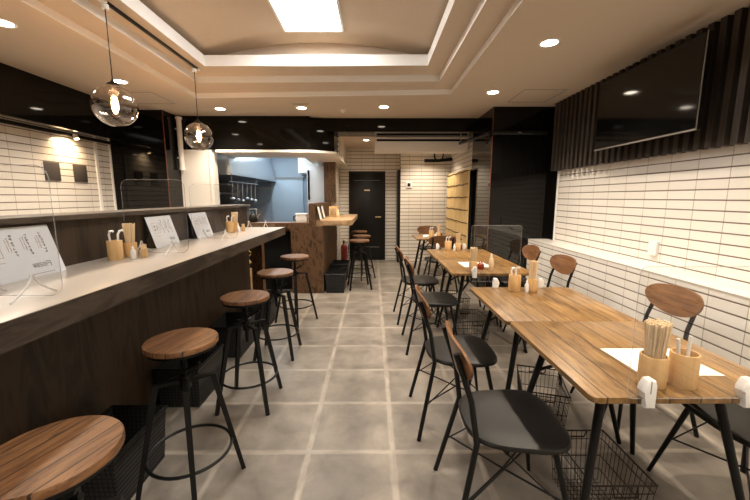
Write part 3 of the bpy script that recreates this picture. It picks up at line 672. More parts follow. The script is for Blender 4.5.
MB().box(-0.075, 0.085, -0.05, 0.05, 0, 0.10, bev=0.008).build('body', 'plastic', t)
MB().box(-0.08, 0.09, -0.055, 0.055, 0.10, 0.125, bev=0.005).build('lid', 'plastic', t)
MB().tube([(-0.075, 0, 0.09), (-0.11, 0, 0.08), (-0.115, 0, 0.03), (-0.075, 0, 0.02)], 0.008, 6).build('handle', 'blacksat', t)
t = thing('kettle', 'dark kettle on the range near the kitchen back', 'kettle', (-1.75, 5.20, 0.99))
MB().lathe([(0.055, 0), (0.065, 0.03), (0.055, 0.10), (0.025, 0.13), (0.01, 0.14)], n=20).build('body', 'blacksat', t)
MB().tube([(-0.05, 0, 0.10), (-0.05, 0, 0.19), (0.05, 0, 0.19), (0.05, 0, 0.10)], 0.006, 6).build('handle', 'steel', t)
MB().cyl((0.05, 0, 0.06), (0.10, 0, 0.12), 0.012, 0.007).build('spout', 'steel', t)
t['label'] = 'small dark kettle on the partition top seen through the bar screen'

# ------------------------------------------------------------------ writing helper
def text_mesh(name, txt, size, mat, parent, mat4):
    cu = bpy.data.curves.new('lettering', 'FONT'); cu.body = txt; cu.size = size; cu.extrude = 0.0002; cu.align_x = 'CENTER'; cu.resolution_u = 2
    tmp = bpy.data.objects.new('lettering', cu); C.objects.link(tmp)
    dg = bpy.context.evaluated_depsgraph_get(); me = bpy.data.meshes.new_from_object(tmp.evaluated_get(dg))
    bpy.data.objects.remove(tmp); bpy.data.curves.remove(cu)
    me.materials.clear(); me.materials.append(M[mat]); me.transform(mat4)
    o = bpy.data.objects.new(name, me); C.objects.link(o); o.parent = parent; return o

# menu cards: local x = width (along the counter), local y = up the card, z = normal
def glyph_column(m, x, y, n, s, rnd):
    for i in range(n):
        yy = y-i*s*1.15
        for k in range(rnd.randint(2, 4)):
            if rnd.random() < 0.55:
                a = yy-rnd.random()*s*0.85; m.box(x-s*0.42, x+s*0.42*rnd.random()+0.001, a, a+s*0.19, 0.0012, 0.0016)
            else:
                a = x+(rnd.random()-0.5)*s*0.8; m.box(a, a+s*0.19, yy-s*0.85, yy-s*0.1*rnd.random(), 0.0012, 0.0016)
def menu_card(y, w_, h_, lab, price, seed, tilt=17):
    t = thing('menu_card', lab, 'menu card', (-1.494, y, 1.0), 0, 'menu cards leaning on the bar upstand')
    a = math.radians(tilt)
    # x_local -> +Y? text must read left-to-right for a viewer looking toward -X : right of viewer is +Y
    Mx = Matrix(((0, -math.sin(a), math.cos(a), 0), (1, 0, 0, 0), (0, math.cos(a), math.sin(a), 0), (0, 0, 0, 1)))
    def put(mb, name, mat):
        bmesh.ops.transform(mb.bm, matrix=Mx, verts=mb.bm.verts); return mb.build(name, mat, t)
    put(MB().box(-w_/2, w_/2, 0, h_, -0.001, 0.001), 'card', 'laminate')
    MB().prism([(0.0, 0.0), (-0.006, 0.0), (-0.075, 0.0), (-0.078, h_*0.9), (-h_*0.95*math.sin(a)-0.004, h_*0.9)], -w_/2+0.002, w_/2-0.06, axis='Y').build('backing_stand', 'blackmatte', t)
    r = random.Random(seed); m = MB(); m2 = MB()
    for k in range(3):
        x = w_*(0.36-0.17*k)
        glyph_column(m, x-0.002, h_*0.86, 7, 0.0125, r)
        glyph_column(m2, x-0.018, h_*0.80, 8, 0.007, r)
        glyph_column(m2, x-0.029, h_*0.78, 8, 0.006, r)
    for k in range(2): glyph_column(m, -w_*(0.20+0.09*k), h_*0.72, 2, 0.021, r)
    m2.box(-w_*0.36, -w_*0.13, h_*0.36, h_*0.366, 0.0012, 0.0015)
    put(m, 'dish_names', 'ink'); put(m2, 'dish_notes', 'inkbrown')
    fr = MB(); x0_, x1_, y0_, y1_ = -w_*0.37, -w_*0.13, h_*0.45, h_*0.78
    fr.box(x0_, x1_, y0_, y0_+0.0015, .0012, .0015).box(x0_, x1_, y1_, y1_+0.0015, .0012, .0015).box(x0_, x0_+0.0015, y0_, y1_, .0012, .0015).box(x1_, x1_+0.0015, y0_, y1_, .0012, .0015)
    put(fr, 'title_frame', 'inkbrown')
    text_mesh('price', price, 0.030, 'ink', t, Mx @ Matrix.Translation((w_*0.24, h_*0.17, 0.0013)))
    put(MB().box(w_*0.10, w_*0.36, h_*0.05, h_*0.058, 0.0012, 0.0015), 'red_note', 'red')
menu_card(1.50, 0.40, 0.232, 'white menu card with price on the bar, nearest of the three', '\u00a5850\u5186', 3)
menu_card(2.58, 0.30, 0.225, 'white menu card on the bar, middle one behind the bamboo holders', '\u00a5850', 5)
menu_card(3.16, 0.30, 0.225, 'white menu card on the bar, farthest of the three', '\u00a5850', 8)

# ------------------------------------------------------------------ acrylic dividers on the bar
def bar_divider(y, xc, lab):
    t = thing('acrylic_divider', lab, 'acrylic divider', (xc, y, 1.0), 0, 'acrylic dividers on the bar')
    poly = [(p[0], p[1]+0.232) for p in rrect(0.385, 0.45, 0.045)]
    MB().prism(poly, -0.0015, 0.0015, axis='Y').build('sheet', 'acrylic', t)
    MB().tube([(p[0], 0, p[1]) for p in poly], 0.0014, 5, closed=True).build('sheet_edge', 'acryedge', t)
    for sx in (-0.10, 0.09):
        m = MB()
        for sg in (-1, 1):
            m.tube([(sx, sg*(0.004+0.082*(i/8)**1.6), 0.082-0.080*(i/8)**0.9) for i in range(9)], 0.0040, 6)
        m.build('curved_foot', 'footclear', t)
bar_divider(1.22, -1.285, 'clear acrylic divider on the bar in front of the nearest menu card')
bar_divider(2.20, -1.345, 'clear acrylic divider on the bar beside the middle menu card')
bar_divider(3.0, -1.34, 'clear acrylic divider on the bar before the farthest menu card')
bar_divider(4.12, -1.34, 'clear acrylic divider at the far end of the bar')

# ------------------------------------------------------------------ table sets: holders, chopsticks, spoons, bottles
def holder(name, loc, r, h, lab, grp):
    t = thing(name, lab, 'holder', loc, 0, grp)
    MB().lathe([(r*0.96, 0), (r, 0.004), (r, h-0.003), (r-0.002, h), (r-0.006, h), (r-0.007, 0.008), (0.001, 0.008)], n=32, capt=False).build('bamboo_cup', 'bamboo', t)
    return t
stick_proto = None
def sticks(loc, r, h0, L_, n, lab, grp, spread=1.25, seed=1):
    global stick_proto
    rnd = random.Random(seed)
    pts = []
    k = 0
    while len(pts) < n:
        rr = r*0.80*math.sqrt((k+0.5)/n); a = k*2.39996; pts.append((rr*math.cos(a), rr*math.sin(a))); k += 1
    for i, (x, y) in enumerate(pts):
        if stick_proto is None:
            m = MB(); m.prism([(-0.0032, -0.0022), (0.0032, -0.0022), (0.0032, 0.0022), (-0.0032, 0.0022)], 0, 1.0)
            stick_proto = m.build('chopstick', 'chop'); o = stick_proto
        else: o = stick_proto.copy(); C.objects.link(o)
        b = 0.72
        p0 = Vector((x*b, y*b, h0)); p1 = Vector((x*spread, y*spread, h0+L_*(0.965+0.035*rnd.random())))
        o.location = Vector(loc)+p0; d_ = (p1-p0)
        o.rotation_mode = 'QUATERNION'; o.rotation_quaternion = d_.to_track_quat('Z', 'Y') @ Matrix.Rotation(rnd.random()*PI, 4, 'Z').to_quaternion()
        o.scale = (1, 1, d_.length); tag(o, lab, 'chopstick', grp)
def spoon(loc, lean, rz, lab, grp, L_=0.15, hook=True):
    t = thing('soup_spoon', lab, 'spoon', loc, rz, grp)
    m = MB(); pts = [(lean*L_*s, 0, L_*s) for s in (0.06, 0.3, 0.6, 0.85)]+[(lean*L_+0.008, 0, L_*0.97), (lean*L_+0.020, 0, L_*0.985), (lean*L_+0.026, 0, L_*0.95)]
    if not hook: pts = pts[:4]+[(lean*L_, 0, L_)]
    m.tube(pts, 0.0055, 8); m.build('handle', 'plastic', t)
    MB().sphere((0, 0, 0.012), 0.014, 0.7, 8).build('bowl', 'plastic', t)
def bottle(loc, h, r, mat, lab, cap='plastic', grp=None):
    t = thing('sauce_bottle', lab, 'bottle', loc, 0, grp)
    MB().lathe([(r*0.9, 0), (r, 0.005), (r, h*0.55), (r*0.8, h*0.66), (r*0.4, h*0.76), (r*0.4, h*0.8)], n=20).build('body', mat, t)
    MB().lathe([(r*0.5, h*0.79), (r*0.5, h*0.88), (r*0.2, h*0.93), (r*0.15, h)], n=16).build('cap', cap, t)
def toothpicks(loc, lab, h=0.05, r=0.018):
    t = thing('toothpick_holder', lab, 'toothpick holder', loc)
    MB().lathe([(r*0.9, 0), (r, 0.004), (r, h), (r-0.003, h), (r-0.003, 0.006), (0.001, 0.006)], n=20, capt=False).build('bamboo_cup', 'bamboo', t)
    m = MB()
    for i in range(26):
        rr = r*0.75*math.sqrt((i+.5)/26); a = i*2.4; m.cyl((rr*.8*math.cos(a), rr*.8*math.sin(a), 0.007), (rr*1.25*math.cos(a), rr*1.25*math.sin(a), h+0.027), 0.0011, n=4)
    tag(m.build('toothpicks', 'chop', t), kind='stuff')
def tableset(x, y, z, where, rs=0.042, nst=16, dx=0.1, dy=0.02, extras=True, seed=2, big=False, sauce=False, order=1):
    """chopstick cup + spoon cup (+ bottle, toothpicks)"""
    h = 0.105 if big else 0.085
    holder('chopstick_holder', (x, y, z), rs, h, 'round bamboo chopstick cup '+where, 'bamboo cups')
    sticks((x, y, z+0.010), rs-0.007, 0, 0.212, nst, 'pale wooden chopstick in the bundle '+where, 'chopsticks '+where, seed=seed, spread=1.35)
    sx, sy = x+dx, y+dy
    holder('spoon_holder', (sx, sy, z), rs, 0.115, 'taller bamboo spoon cup '+where, 'bamboo cups')
    sg = 'white spoons '+where
    spoon((sx-0.012, sy, z+0.010), -0.14, 0.2, 'white spoon '+where, sg, 0.155, False)
    spoon((sx+0.012, sy+0.004, z+0.010), 0.05, 0.5, 'white spoon '+where, sg, 0.16, False)
tableset(0.950, 1.125, 0.72, 'at the near end of the nearest table', rs=0.041, nst=64, dx=0.098, dy=-0.006, big=True)

# bar sets
def barset(x, y, where, seed):
    holder('spoon_holder', (x, y, 1.0), 0.038, 0.11, 'taller bamboo spoon cup '+where, 'bamboo cups')
    spoon((x-0.012, y, 1.010), -0.10, 0.3, 'white spoon '+where, 'white spoons '+where, 0.155)
    spoon((x+0.014, y+0.002, 1.010), 0.05, 0.6, 'white spoon '+where, 'white spoons '+where, 0.158)
    holder('chopstick_holder', (x+0.015, y+0.105, 1.0), 0.034, 0.085, 'round bamboo chopstick cup '+where, 'bamboo cups')
    sticks((x+0.015, y+0.105, 1.010), 0.028, 0, 0.19, 30, 'pale wooden chopstick in the bundle '+where, 'chopsticks '+where, seed=seed, spread=1.4)
    bottle((x+0.075, y+0.035, 1.0), 0.075, 0.014, 'plastic', 'small clear-white dropper bottle '+where)
    toothpicks((x+0.105, y+0.085, 1.0), 'small toothpick cup '+where)
barset(-1.455, 1.985, 'on the bar before the middle menu card', 5)
barset(-1.455, 3.60, 'at the far end of the bar', 6)

# group B far end of the near table pair
def farset(x, y, where, seed, z=0.72, sauce=True):
    holder('spoon_holder', (x, y, z), 0.040, 0.11, 'taller bamboo spoon cup '+where, 'bamboo cups')
    spoon((x-0.012, y, z+0.010), -0.12, 0.3, 'white spoon '+where, 'white spoons '+where, 0.15)
    spoon((x+0.012, y, z+0.010), -0.05, -0.4, 'white spoon '+where, 'white spoons '+where, 0.153)
    holder('chopstick_holder', (x+0.115, y-0.01, z), 0.034, 0.085, 'round bamboo chopstick cup '+where, 'bamboo cups')
    sticks((x+0.115, y-0.01, z+0.010), 0.027, 0, 0.20, 28, 'pale wooden chopstick in the bundle '+where, 'chopsticks '+where, seed=seed, spread=1.35)
    bottle((x+0.065, y-0.045, z), 0.085, 0.014, 'plastic', 'small white dropper bottle '+where)
    if sauce: bottle((x+0.16, y+0.06, z), 0.08, 0.024, 'amber', 'red-brown sauce bottle '+where)
farset(0.965, 2.35, 'at the far end of the nearest table pair', 7, sauce=False)
farset(0.905, 4.22, 'at the far end of the middle table pair', 8)
# near end of middle pair: chopstick cup, sauce jar, bottle
holder('chopstick_holder', (0.86, 2.985, 0.72), 0.036, 0.09, 'round bamboo chopstick cup at the near end of the middle table pair', 'bamboo cups')
sticks((0.86, 2.985, 0.73), 0.029, 0, 0.20, 28, 'pale wooden chopstick in the bundle on the middle table pair', 'chopsticks on the middle table pair', seed=9, spread=1.35)
bottle((0.955, 3.08, 0.72), 0.075, 0.030, 'amber', 'round red-brown sauce pot on the middle table pair', cap='amber')
bottle((1.03, 3.03, 0.72), 0.15, 0.022, 'chop', 'pale bottle with white cap on the middle table pair')
farset(0.93, 5.60, 'on the rear table', 10)

# papers
def paper(pts, z, lab, lines=True):
    t = thing('paper_menu', lab, 'paper menu', (0, 0, z))
    MB().prism(pts, 0.0, 0.0012).build('sheet', 'paper', t)
    cx_ = sum(p[0] for p in pts)/4; cy_ = sum(p[1] for p in pts)/4
    if lines:
        m = MB()
        for k in range(4): m.box(cx_-0.03-0.006*k, cx_+0.03-0.004*k, cy_+0.02-k*0.022, cy_+0.022-k*0.022, 0.0013, 0.0015)
        for k in range(5): m.box(cx_-0.075+k*0.013, cx_-0.066+k*0.013, cy_+0.060, cy_+0.064, 0.0013, 0.0015)
        m.build('writing', 'grey', t)
paper([(0.965, 1.185), (1.255, 1.175), (1.245, 1.405), (0.955, 1.405)], 0.72, 'white paper menu under the cups on the nearest table')
paper([(0.84, 3.17), (1.09, 3.17), (1.07, 3.40), (0.83, 3.42)], 0.72, 'white paper menu on the middle table pair', False)
paper([(0.80, 5.62), (0.90, 5.74), (1.10, 5.95), (0.85, 5.97)], 0.72, 'white paper menu on the rear table', False)

# table-end acrylic boards + clips
def board(x0, x1, y, z0, z1, lab):
    t = thing('acrylic_board', lab, 'acrylic board', ((x0+x1)/2, y, z0), 0, 'acrylic boards at table ends')
    w_ = x1-x0; h_ = z1-z0
    poly = [(p[0], p[1]+h_/2) for p in rrect(w_, h_, 0.02)]
    MB().prism(poly, -0.0015, 0.0015, axis='Y').build('sheet', 'acrylic', t)
    MB().tube([(p[0], 0, p[1]) for p in poly], 0.0014, 5, closed=True).build('sheet_edge', 'acryedge', t)
clip_proto = None
def clip(x, y, lab, s=1):
    global clip_proto
    if clip_proto is None:
        t = thing('board_clip', lab, 'clip', (0, 0, 0), 0, 'white table-edge clips'); clip_proto = t
        m = MB(); m.prism([(-0.013, -0.045), (-0.015, 0.0), (-0.022, 0.008), (-0.02, 0.022), (-0.008, 0.045), (0.012, 0.047), (0.018, 0.03), (0.019, -0.045)], -0.028, 0.006, axis='Y', bev=0.003); m.build('clamp_body', 'plastic', t)
        MB().box(-0.003, 0.0, -0.0285, -0.004, 0.004, 0.046).build('slot', 'grey', t)
    else: t = copy_tree(clip_proto); t['label'] = lab
    t.location = (x, y, 0.738); t.rotation_euler = (0, 0, 0 if s > 0 else PI)
board(0.80, 1.37, 1.032, 0.7215, 1.145, 'clear acrylic board standing at the near end of the nearest table')
clip(0.868, 1.05, 'white clip at the near table end, left one below the bamboo cups')
clip(1.183, 1.05, 'white clip at the near table end, right one at the photo edge')
clip(0.868, 2.43, 'white clip at the far end of the nearest table pair, left one', -1)
clip(1.185, 2.43, 'white clip at the far end of the nearest table pair, right one behind the cups', -1)
board(0.80, 1.21, 2.862, 0.66, 1.125, 'clear acrylic board at the near end of the middle table pair')
clip(0.835, 2.868, 'white clip at the near end of the middle table pair')
clip(0.80, 4.33, 'white clip at the far end of the middle table pair, left one', -1)
clip(1.13, 4.33, 'white clip at the far end of the middle table pair, right one', -1)

# ------------------------------------------------------------------ tables
def table_proto():
    t = thing('dining_table', 'table', 'dining table')
    m = MB(); m.prism(rrect(0.696, 0.698, 0.022), 0.699, 0.72, bev=0.004); m.build('tabletop', 'table', t)
    for sx in (-1, 1):
        for sy in (-1, 1):
            MB().cyl((sx*0.20-0.012, sy*0.20, 0.699), (sx*0.335, sy*0.31, 0.0), 0.0165, 0.011, n=14).build('leg', 'iron', t)
    for sx in (-1, 1):
        for sy in (-1, 1):
            MB().tube([(sx*0.232-0.009, sy*0.227, 0.52), (sx*0.04, sy*0.04, 0.698)], 0.008, 6).build('brace', 'iron', t)
    return t
TB = [(1.045, 1.388, 'worn oak dining table nearest the viewer, with paper menu and bamboo cups'),
      (1.030, 2.088, 'worn oak dining table joined to the far side of the nearest one'),
      (1.010, 3.245, 'worn oak dining table in the middle row with acrylic board, nearer half'),
      (1.005, 3.950, 'worn oak dining table in the middle row, farther half'),
      (1.020, 5.725, 'small wooden dining table at the rear by the reed screen')]
tp = table_proto()
for i, (x, y, lab) in enumerate(TB):
    o = tp if i == 0 else copy_tree(tp)
    o.location = (x, y, 0); o['label'] = lab; o['group'] = 'oak dining tables'

# ------------------------------------------------------------------ dining chairs (front = local +Y)
def chair_proto():
    t = thing('dining_chair', 'chair', 'dining chair')
    # seat outline: rear narrow, front rounded and wide
    pts = []
    for i in range(40):
        a = 2*PI*i/40; c, s = math.cos(a), math.sin(a)
        e = 0.62; x = math.copysign(abs(c)**e, c)*0.205; y = math.copysign(abs(s)**e, s)*0.20
        x *= 1.0+0.10*(y/0.2); pts.append((x, y))
    m = MB(); lay = [(0.94, 0.427), (0.995, 0.431), (1.0, 0.440), (0.975, 0.448), (0.88, 0.453), (0.5, 0.450), (0.02, 0.448)]
    rings = [[m.bm.verts.new((x*s, y*s, z)) for x, y in pts] for s, z in lay]
    for a, b in zip(rings, rings[1:]):
        for i in range(40): f = m.bm.faces.new((a[i], a[(i+1) % 40], b[(i+1) % 40], b[i])); f.smooth = True
    m.bm.faces.new(rings[0][::-1]); m.bm.faces.new(rings[-1]); m.build('seat', 'leather', t)
    m = MB(); m.tube([(x*0.86, y*0.86, 0.419) for x, y in pts], 0.006, 6, closed=True); m.build('seat_frame', 'iron', t)
    for sx in (-1, 1):
        MB().cyl((sx*0.14, 0.12, 0.425), (sx*0.235, 0.20, 0.0), 0.0125, 0.0085, n=12).build('front_leg', 'iron', t)
        MB().tube([(sx*0.225, -0.265, 0.0), (sx*0.160, -0.175, 0.43), (sx*0.148, -0.200, 0.60), (sx*0.140, -0.260, 0.780)], 0.0115, 10).build('rear_leg', 'iron', t)
    # crossing stretchers between diagonal legs + side stays
    def along(a, b, z): k = (a[2]-z)/(a[2]-b[2]); return tuple(a[i]+(b[i]-a[i])*k for i in range(3))
    FL = {s: ((s*0.14, 0.12, 0.425), (s*0.235, 0.20, 0.0)) for s in (-1, 1)}
    RL = {s: ((s*0.160, -0.175, 0.43), (s*0.225, -0.265, 0.0)) for s in (-1, 1)}
    m = MB()
    for s in (-1, 1):
        dz = 0.0045*s
        m.tube([along(*FL[s], 0.21+dz), (0, -0.02, 0.20+dz), along(*RL[-s], 0.21+dz)], 0.0045, 6)
    m.build('cross_stretcher', 'iron', t)
    for s in (-1, 1):
        MB().tube([along(*FL[s], 0.19), (s*0.13, -0.10, 0.42)], 0.0035, 6).build('side_stay', 'iron', t)
        MB().tube([along(*RL[s], 0.19), (s*0.12, 0.05, 0.42)], 0.0035, 6).build('side_stay', 'iron', t)
    # curved wooden backrest
    m = MB(); nx, nz = 20, 10; front = []; back = []
    def shape(u, v):  # u,v in -1..1 -> point in rounded plate
        # square-to-ellipse map, widest a little above the middle
        x = 0.200*u*math.sqrt(1-v*v*0.46); z = 0.085*v*math.sqrt(1-u*u*0.46)
        z += 0.012*(x/0.2)**2
        x *= 1+0.5*z
        y = -0.243+0.030*(x/0.2)**2-0.25*z
        return x, y, 0.735+z
    for off, arr in ((0.005, front), (-0.006, back)):
        for j in range(nz+1):
            arr.append([m.bm.verts.new((lambda p: (p[0], p[1]+off, p[2]))(shape(-1+2*i/nx, -1+2*j/nz))) for i in range(nx+1)])
    for arr in (front, back):
        for j in range(nz):
            for i in range(nx): f = m.bm.faces.new((arr[j][i], arr[j][i+1], arr[j+1][i+1], arr[j+1][i])); f.smooth = True
    bd = [(0, i) for i in range(nx)]+[(j, nx) for j in range(nz)]+[(nz, i) for i in range(nx, 0, -1)]+[(j, 0) for j in range(nz, 0, -1)]
    for (j, i), (j2, i2) in zip(bd, bd[1:]+bd[:1]): m.bm.faces.new((front[j][i], front[j2][i2], back[j2][i2], back[j][i]))
    m.build('backrest', 'backwood', t)
    return t
CH = [(0.570, 1.36, -92, 'black-seated chair with wooden back, nearest on the aisle side of the tables'),
      (0.520, 2.03, -90, 'black-seated chair with wooden back, second from the viewer on the aisle side'),
      (0.555, 3.12, -90, 'black-seated chair with wooden back, third from the viewer on the aisle side'),
      (0.52, 3.86, -88, 'black-seated chair with wooden back, farthest on the aisle side'),
      (1.575, 1.345, 90, 'black-seated chair cut off by the right photo edge'),
      (1.580, 2.055, 90, 'chair with walnut back between nearest table and ledge, beside the chopstick bundle'),
      (1.53, 3.20, 92, 'chair with walnut back by the ledge, second farthest on the wall side'),
      (1.54, 3.90, 90, 'chair with walnut back by the ledge, farthest on the wall side'),
      (0.98, 5.17, 0, 'chair with its back to the viewer between middle and rear tables'),
      (1.03, 6.42, 180, 'chair facing the viewer at the far end of the rear table')]
cp = chair_proto()
for i, (x, y, r, lab) in enumerate(CH):
    o = cp if i == 0 else copy_tree(cp)
    o.location = (x, y, 0); o.rotation_euler = (0, 0, math.radians(r)); o['label'] = lab; o['group'] = 'dining chairs'

# ------------------------------------------------------------------ bar stools
def stool_proto():
    t = thing('bar_stool', 'stool', 'bar stool')
    MB().lathe([(0.145, 0.702), (0.150, 0.706), (0.150, 0.723), (0.147, 0.727), (0.001, 0.727)], n=48, capt=False).build('seat', 'seatwood', t)
    MB().lathe([(0.138, 0.688), (0.140, 0.689), (0.140, 0.7018), (0.13, 0.7018), (0.13, 0.694), (0.03, 0.691)], n=40).build('seat_ring', 'iron', t)
    m = MB(); m.cyl((0, 0, 0.42), (0, 0, 0.693), 0.011, n=14)
    for k in range(22): m.cyl((0, 0, 0.45+k*0.009), (0, 0, 0.4535+k*0.009), 0.0135, n=12)
    m.build('screw_post', 'iron', t)
    MB().cyl((0, 0, 0.50), (0, 0, 0.56), 0.024, n=16).build('hub', 'iron', t)
    for k in range(4):
        a = PI/4+k*PI/2; c, s = math.cos(a), math.sin(a)
        MB().tube([(0.018*c, 0.018*s, 0.535), (0.115*c, 0.115*s, 0.535), (0.225*c, 0.225*s, 0.0)], 0.0105, square=True).build('leg', 'iron', t)
    MB().ring((0, 0, 0.190), 0.177, 0.0075).build('foot_ring', 'iron', t)
    MB().tube([(-0.095, -0.04, 0.53), (-0.01, -0.022, 0.575), (0.075, -0.005, 0.62)], 0.006, 8).cyl((0.068, -0.006, 0.616), (0.09, -0.002, 0.628), 0.0085, n=10).tube([(-0.01, -0.022, 0.575), (0, -0.008, 0.575)], 0.005, 6).build('height_lever', 'iron', t)
    return t
ST = [(-0.800, 0.800, -17, 'round wooden bar stool cut off at the lower left corner'),
      (-0.850, 1.500, -16, 'round wooden bar stool, second along the bar, clear of the others'),
      (-0.820, 2.205, 0, 'round wooden bar stool, third along the bar'),
      (-0.830, 2.950, 0, 'round wooden bar stool, fourth along the bar'),
      (-0.845, 3.765, -30, 'round wooden bar stool at the far end of the bar'),
      (-0.205, 5.21, 10, 'dark-legged stool beside the shelf counter, nearest of three'),
      (-0.190, 5.85, 45, 'dark-legged stool beside the shelf counter, middle of three'),
      (-0.260, 6.62, 0, 'dark-legged stool beside the shelf counter, farthest of three')]
sp = stool_proto()
for i, (x, y, r, lab) in enumerate(ST):
    o = sp if i == 0 else copy_tree(sp)
    o.location = (x, y, 0); o.rotation_euler = (0, 0, math.radians(r)); o['label'] = lab; o['group'] = 'round bar stools'

# ------------------------------------------------------------------ wire baskets under the tables
def wire_basket():
    t = thing('wire_basket', 'basket', 'wire basket')
    W, D_, H_ = 0.125, 0.165, 0.245; b = 0.86
    def rect(k, z, r_=0.0025):
        return [(-W*k, -D_*k, z), (W*k, -D_*k, z), (W*k, D_*k, z), (-W*k, D_*k, z), (-W*k, -D_*k, z)]
    m = MB()
    for k, z, r_ in ((1.0, H_, 0.0032), (0.97, H_-0.04, 0.0018), (0.93, H_*0.5, 0.0018), (0.88, 0.06, 0.0018)): m.tube(rect(k, z), r_, 6)
    m.build('rim_wires', 'wire', t)
    m = MB()
    for i in range(14):
        y = -D_+2*D_*i/13
        m.tube([(-W, y, H_), (-W*b, y*b, 0.004), (W*b, y*b, 0.004), (W, y, H_)], 0.0012, 5)
    for i in range(1, 10):
        x = -W+2*W*i/10
        m.tube([(x, -D_, H_), (x*b, -D_*b, 0.004), (x*b, D_*b, 0.004), (x, D_, H_)], 0.0012, 5)
    m.build('side_wires', 'wire', t)
    for sg in (-1, 1):
        MB().tube([(-0.05, sg*D_, H_), (-0.045, sg*(D_+0.012), H_-0.04), (0.045, sg*(D_+0.012), H_-0.04), (0.05, sg*D_, H_)], 0.003, 6).build('handle', 'wire', t)
    return t
wp = wire_basket()
for i, (x, y, r, lab) in enumerate([(0.975, 1.38, 0, 'dark wire basket on the floor under the nearest table'),
                                    (1.03, 2.02, -17, 'dark wire basket on the floor under the second table'),
                                    (0.93, 3.22, 5, 'dark wire basket under the nearer middle table'),
                                    (0.95, 3.95, 0, 'dark wire basket under the farther middle table')]):
    o = wp if i == 0 else copy_tree(wp)
    o.location = (x, y, 0); o.rotation_euler = (0, 0, math.radians(r)); o['label'] = lab; o['group'] = 'wire baskets'

# ------------------------------------------------------------------ black bag baskets under the bar
M['weave'] = tiles('black_weave', 'Y', 0, 0.022, 0, 0.022, tile=(0.010, 0.0095, 0.009), hgrout_shade=(0.004, 0.004, 0.004), vgrout=(0.004, 0.004, 0.004), hw=0.008, vw=0.008, rough=0.45)
M['weave_x'] = tiles('black_weave_front', 'X', 0, 0.022, 0, 0.022, tile=(0.014, 0.0135, 0.013), hgrout_shade=(0.004, 0.004, 0.004), vgrout=(0.004, 0.004, 0.004), hw=0.008, vw=0.008, rough=0.45)
def bag_basket():
    t = thing('bag_basket', 'basket', 'basket')
    W, D_, H_ = 0.14, 0.19, 0.27; b = 0.88; th = 0.008
    m = MB(); bm = m.bm
    def rc(w_, d_, z): return [bm.verts.new((x*w_, y*d_, z)) for x, y in ((-1, -1), (1, -1), (1, 1), (-1, 1))]
    o0 = rc(W*b, D_*b, 0); o1 = rc(W, D_, H_); i1 = rc(W-th, D_-th, H_); i0 = rc(W*b-th, D_*b-th, 0.01)
    bm.faces.new(o0[::-1]); bm.faces.new(i0)
    for A, B in ((o0, o1), (o1, i1), (i1, i0)):
        for k in range(4): bm.faces.new((A[k], A[(k+1) % 4], B[(k+1) % 4], B[k]))
    m.build('woven_body', 'weave_x', t)
    MB().tube([(-W, -D_, H_), (W, -D_, H_), (W, D_, H_), (-W, D_, H_), (-W, -D_, H_)], 0.008, 6).build('rim', 'blacksat', t)
    return t
bp_ = bag_basket()
for i, (x, y, r, lab) in enumerate([(-1.22, 1.52, 0, 'black woven bag basket under the bar between the two nearest stools'),
                                    (-1.25, 2.30, 0, 'black woven bag basket under the bar behind the third stool'),
                                    (-1.25, 3.02, 0, 'black woven bag basket under the bar behind the fourth stool'),
                                    (-1.22, 3.72, 0, 'black woven bag basket under the far end of the bar'),
                                    (-0.54, 5.08, 0, 'black woven basket at the foot of the wooden block, nearer one'),
                                    (-0.55, 5.84, 0, 'black woven basket under the shelf counter, farther one')]):
    o = bp_ if i == 0 else copy_tree(bp_)
    o.location = (x, y, 0); o.rotation_euler = (0, 0, math.radians(r)); o['label'] = lab; o['group'] = 'black bag baskets'

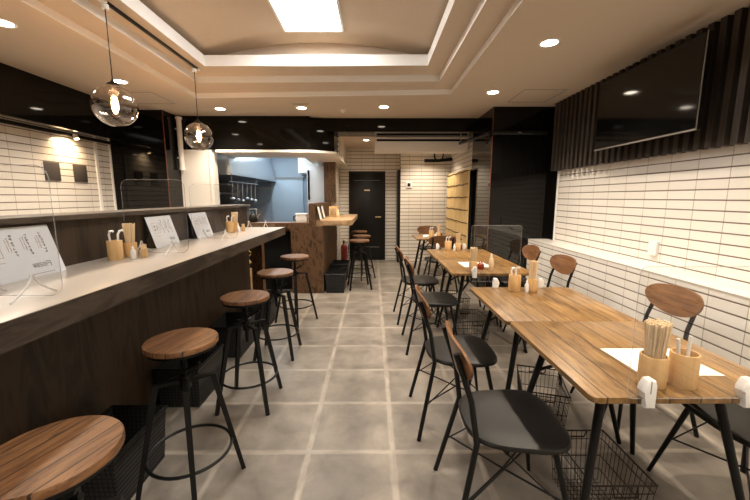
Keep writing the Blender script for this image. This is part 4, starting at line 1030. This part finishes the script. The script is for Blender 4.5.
# fire extinguisher
t = thing('fire_extinguisher', 'dark red fire extinguisher on the floor by the passage wall', 'fire extinguisher', (-0.60, 7.25, 0))
MB().lathe([(0.060, 0), (0.066, 0.01), (0.066, 0.33), (0.05, 0.38), (0.02, 0.405), (0.018, 0.43)], n=24).build('cylinder', 'red', t)
MB().box(-0.018, 0.018, -0.09, 0.03, 0.43, 0.448, bev=0.003).build('handle', 'blacksat', t)
MB().box(-0.014, 0.014, -0.10, 0.02, 0.462, 0.474, bev=0.003).cyl((0, 0, 0.446), (0, 0, 0.464), 0.008).build('squeeze_lever', 'blacksat', t)
MB().tube([(0.02, 0, 0.44), (0.09, 0, 0.40), (0.085, 0, 0.2), (0.075, 0, 0.1)], 0.008, 6).build('hose', 'blacksat', t)

# things on the shelf counter
for k, (y, lab) in enumerate(((5.05, 'menu book leaning on the upstand, nearest on the shelf counter'), (5.42, 'menu book leaning on the upstand, farther on the shelf counter'))):
    t = thing('menu_book', lab, 'menu book', (-0.745, y, 1.03), 0, 'menu books on the shelf counter'); t.rotation_euler = (0, math.radians(-12), 0)
    MB().box(-0.006, 0.006, -0.09, 0.09, 0.002, 0.20, bev=0.002).build('cover', 'blacksat', t)
    MB().box(0.006, 0.009, -0.08, 0.08, 0.01, 0.19).build('page', 'paper', t)
t = thing('wooden_napkin_box', 'pale wooden box with drawer on the shelf counter', 'box', (-0.66, 6.0, 1.03))
MB().box(-0.07, 0.07, -0.10, 0.10, 0, 0.17, bev=0.004).build('body', 'bamboo', t)
MB().box(-0.05, 0.05, -0.106, -0.10, 0.03, 0.14, bev=0.002).build('front_panel', 'shelf_wood', t)
bottle((-0.57, 5.80, 1.03), 0.13, 0.025, 'chop', 'pale bottle on the shelf counter')

# deepest level: pieces that belong to a part
for sub, par in (('door_handle', 'door_leaf'), ('door_plate', 'door_leaf'), ('panel_moulding', 'door_leaf'), ('bulb', 'socket'), ('height_lever', 'screw_post'), ('rocker', 'housing'), ('display', 'housing'), ('lens', 'spot_body')):
    for o in list(bpy.data.objects):
        if o.name.split('.')[0] == sub and o.parent:
            for c in o.parent.children:
                if c.name.split('.')[0] == par and c.parent == o.parent:
                    o.parent = c; break
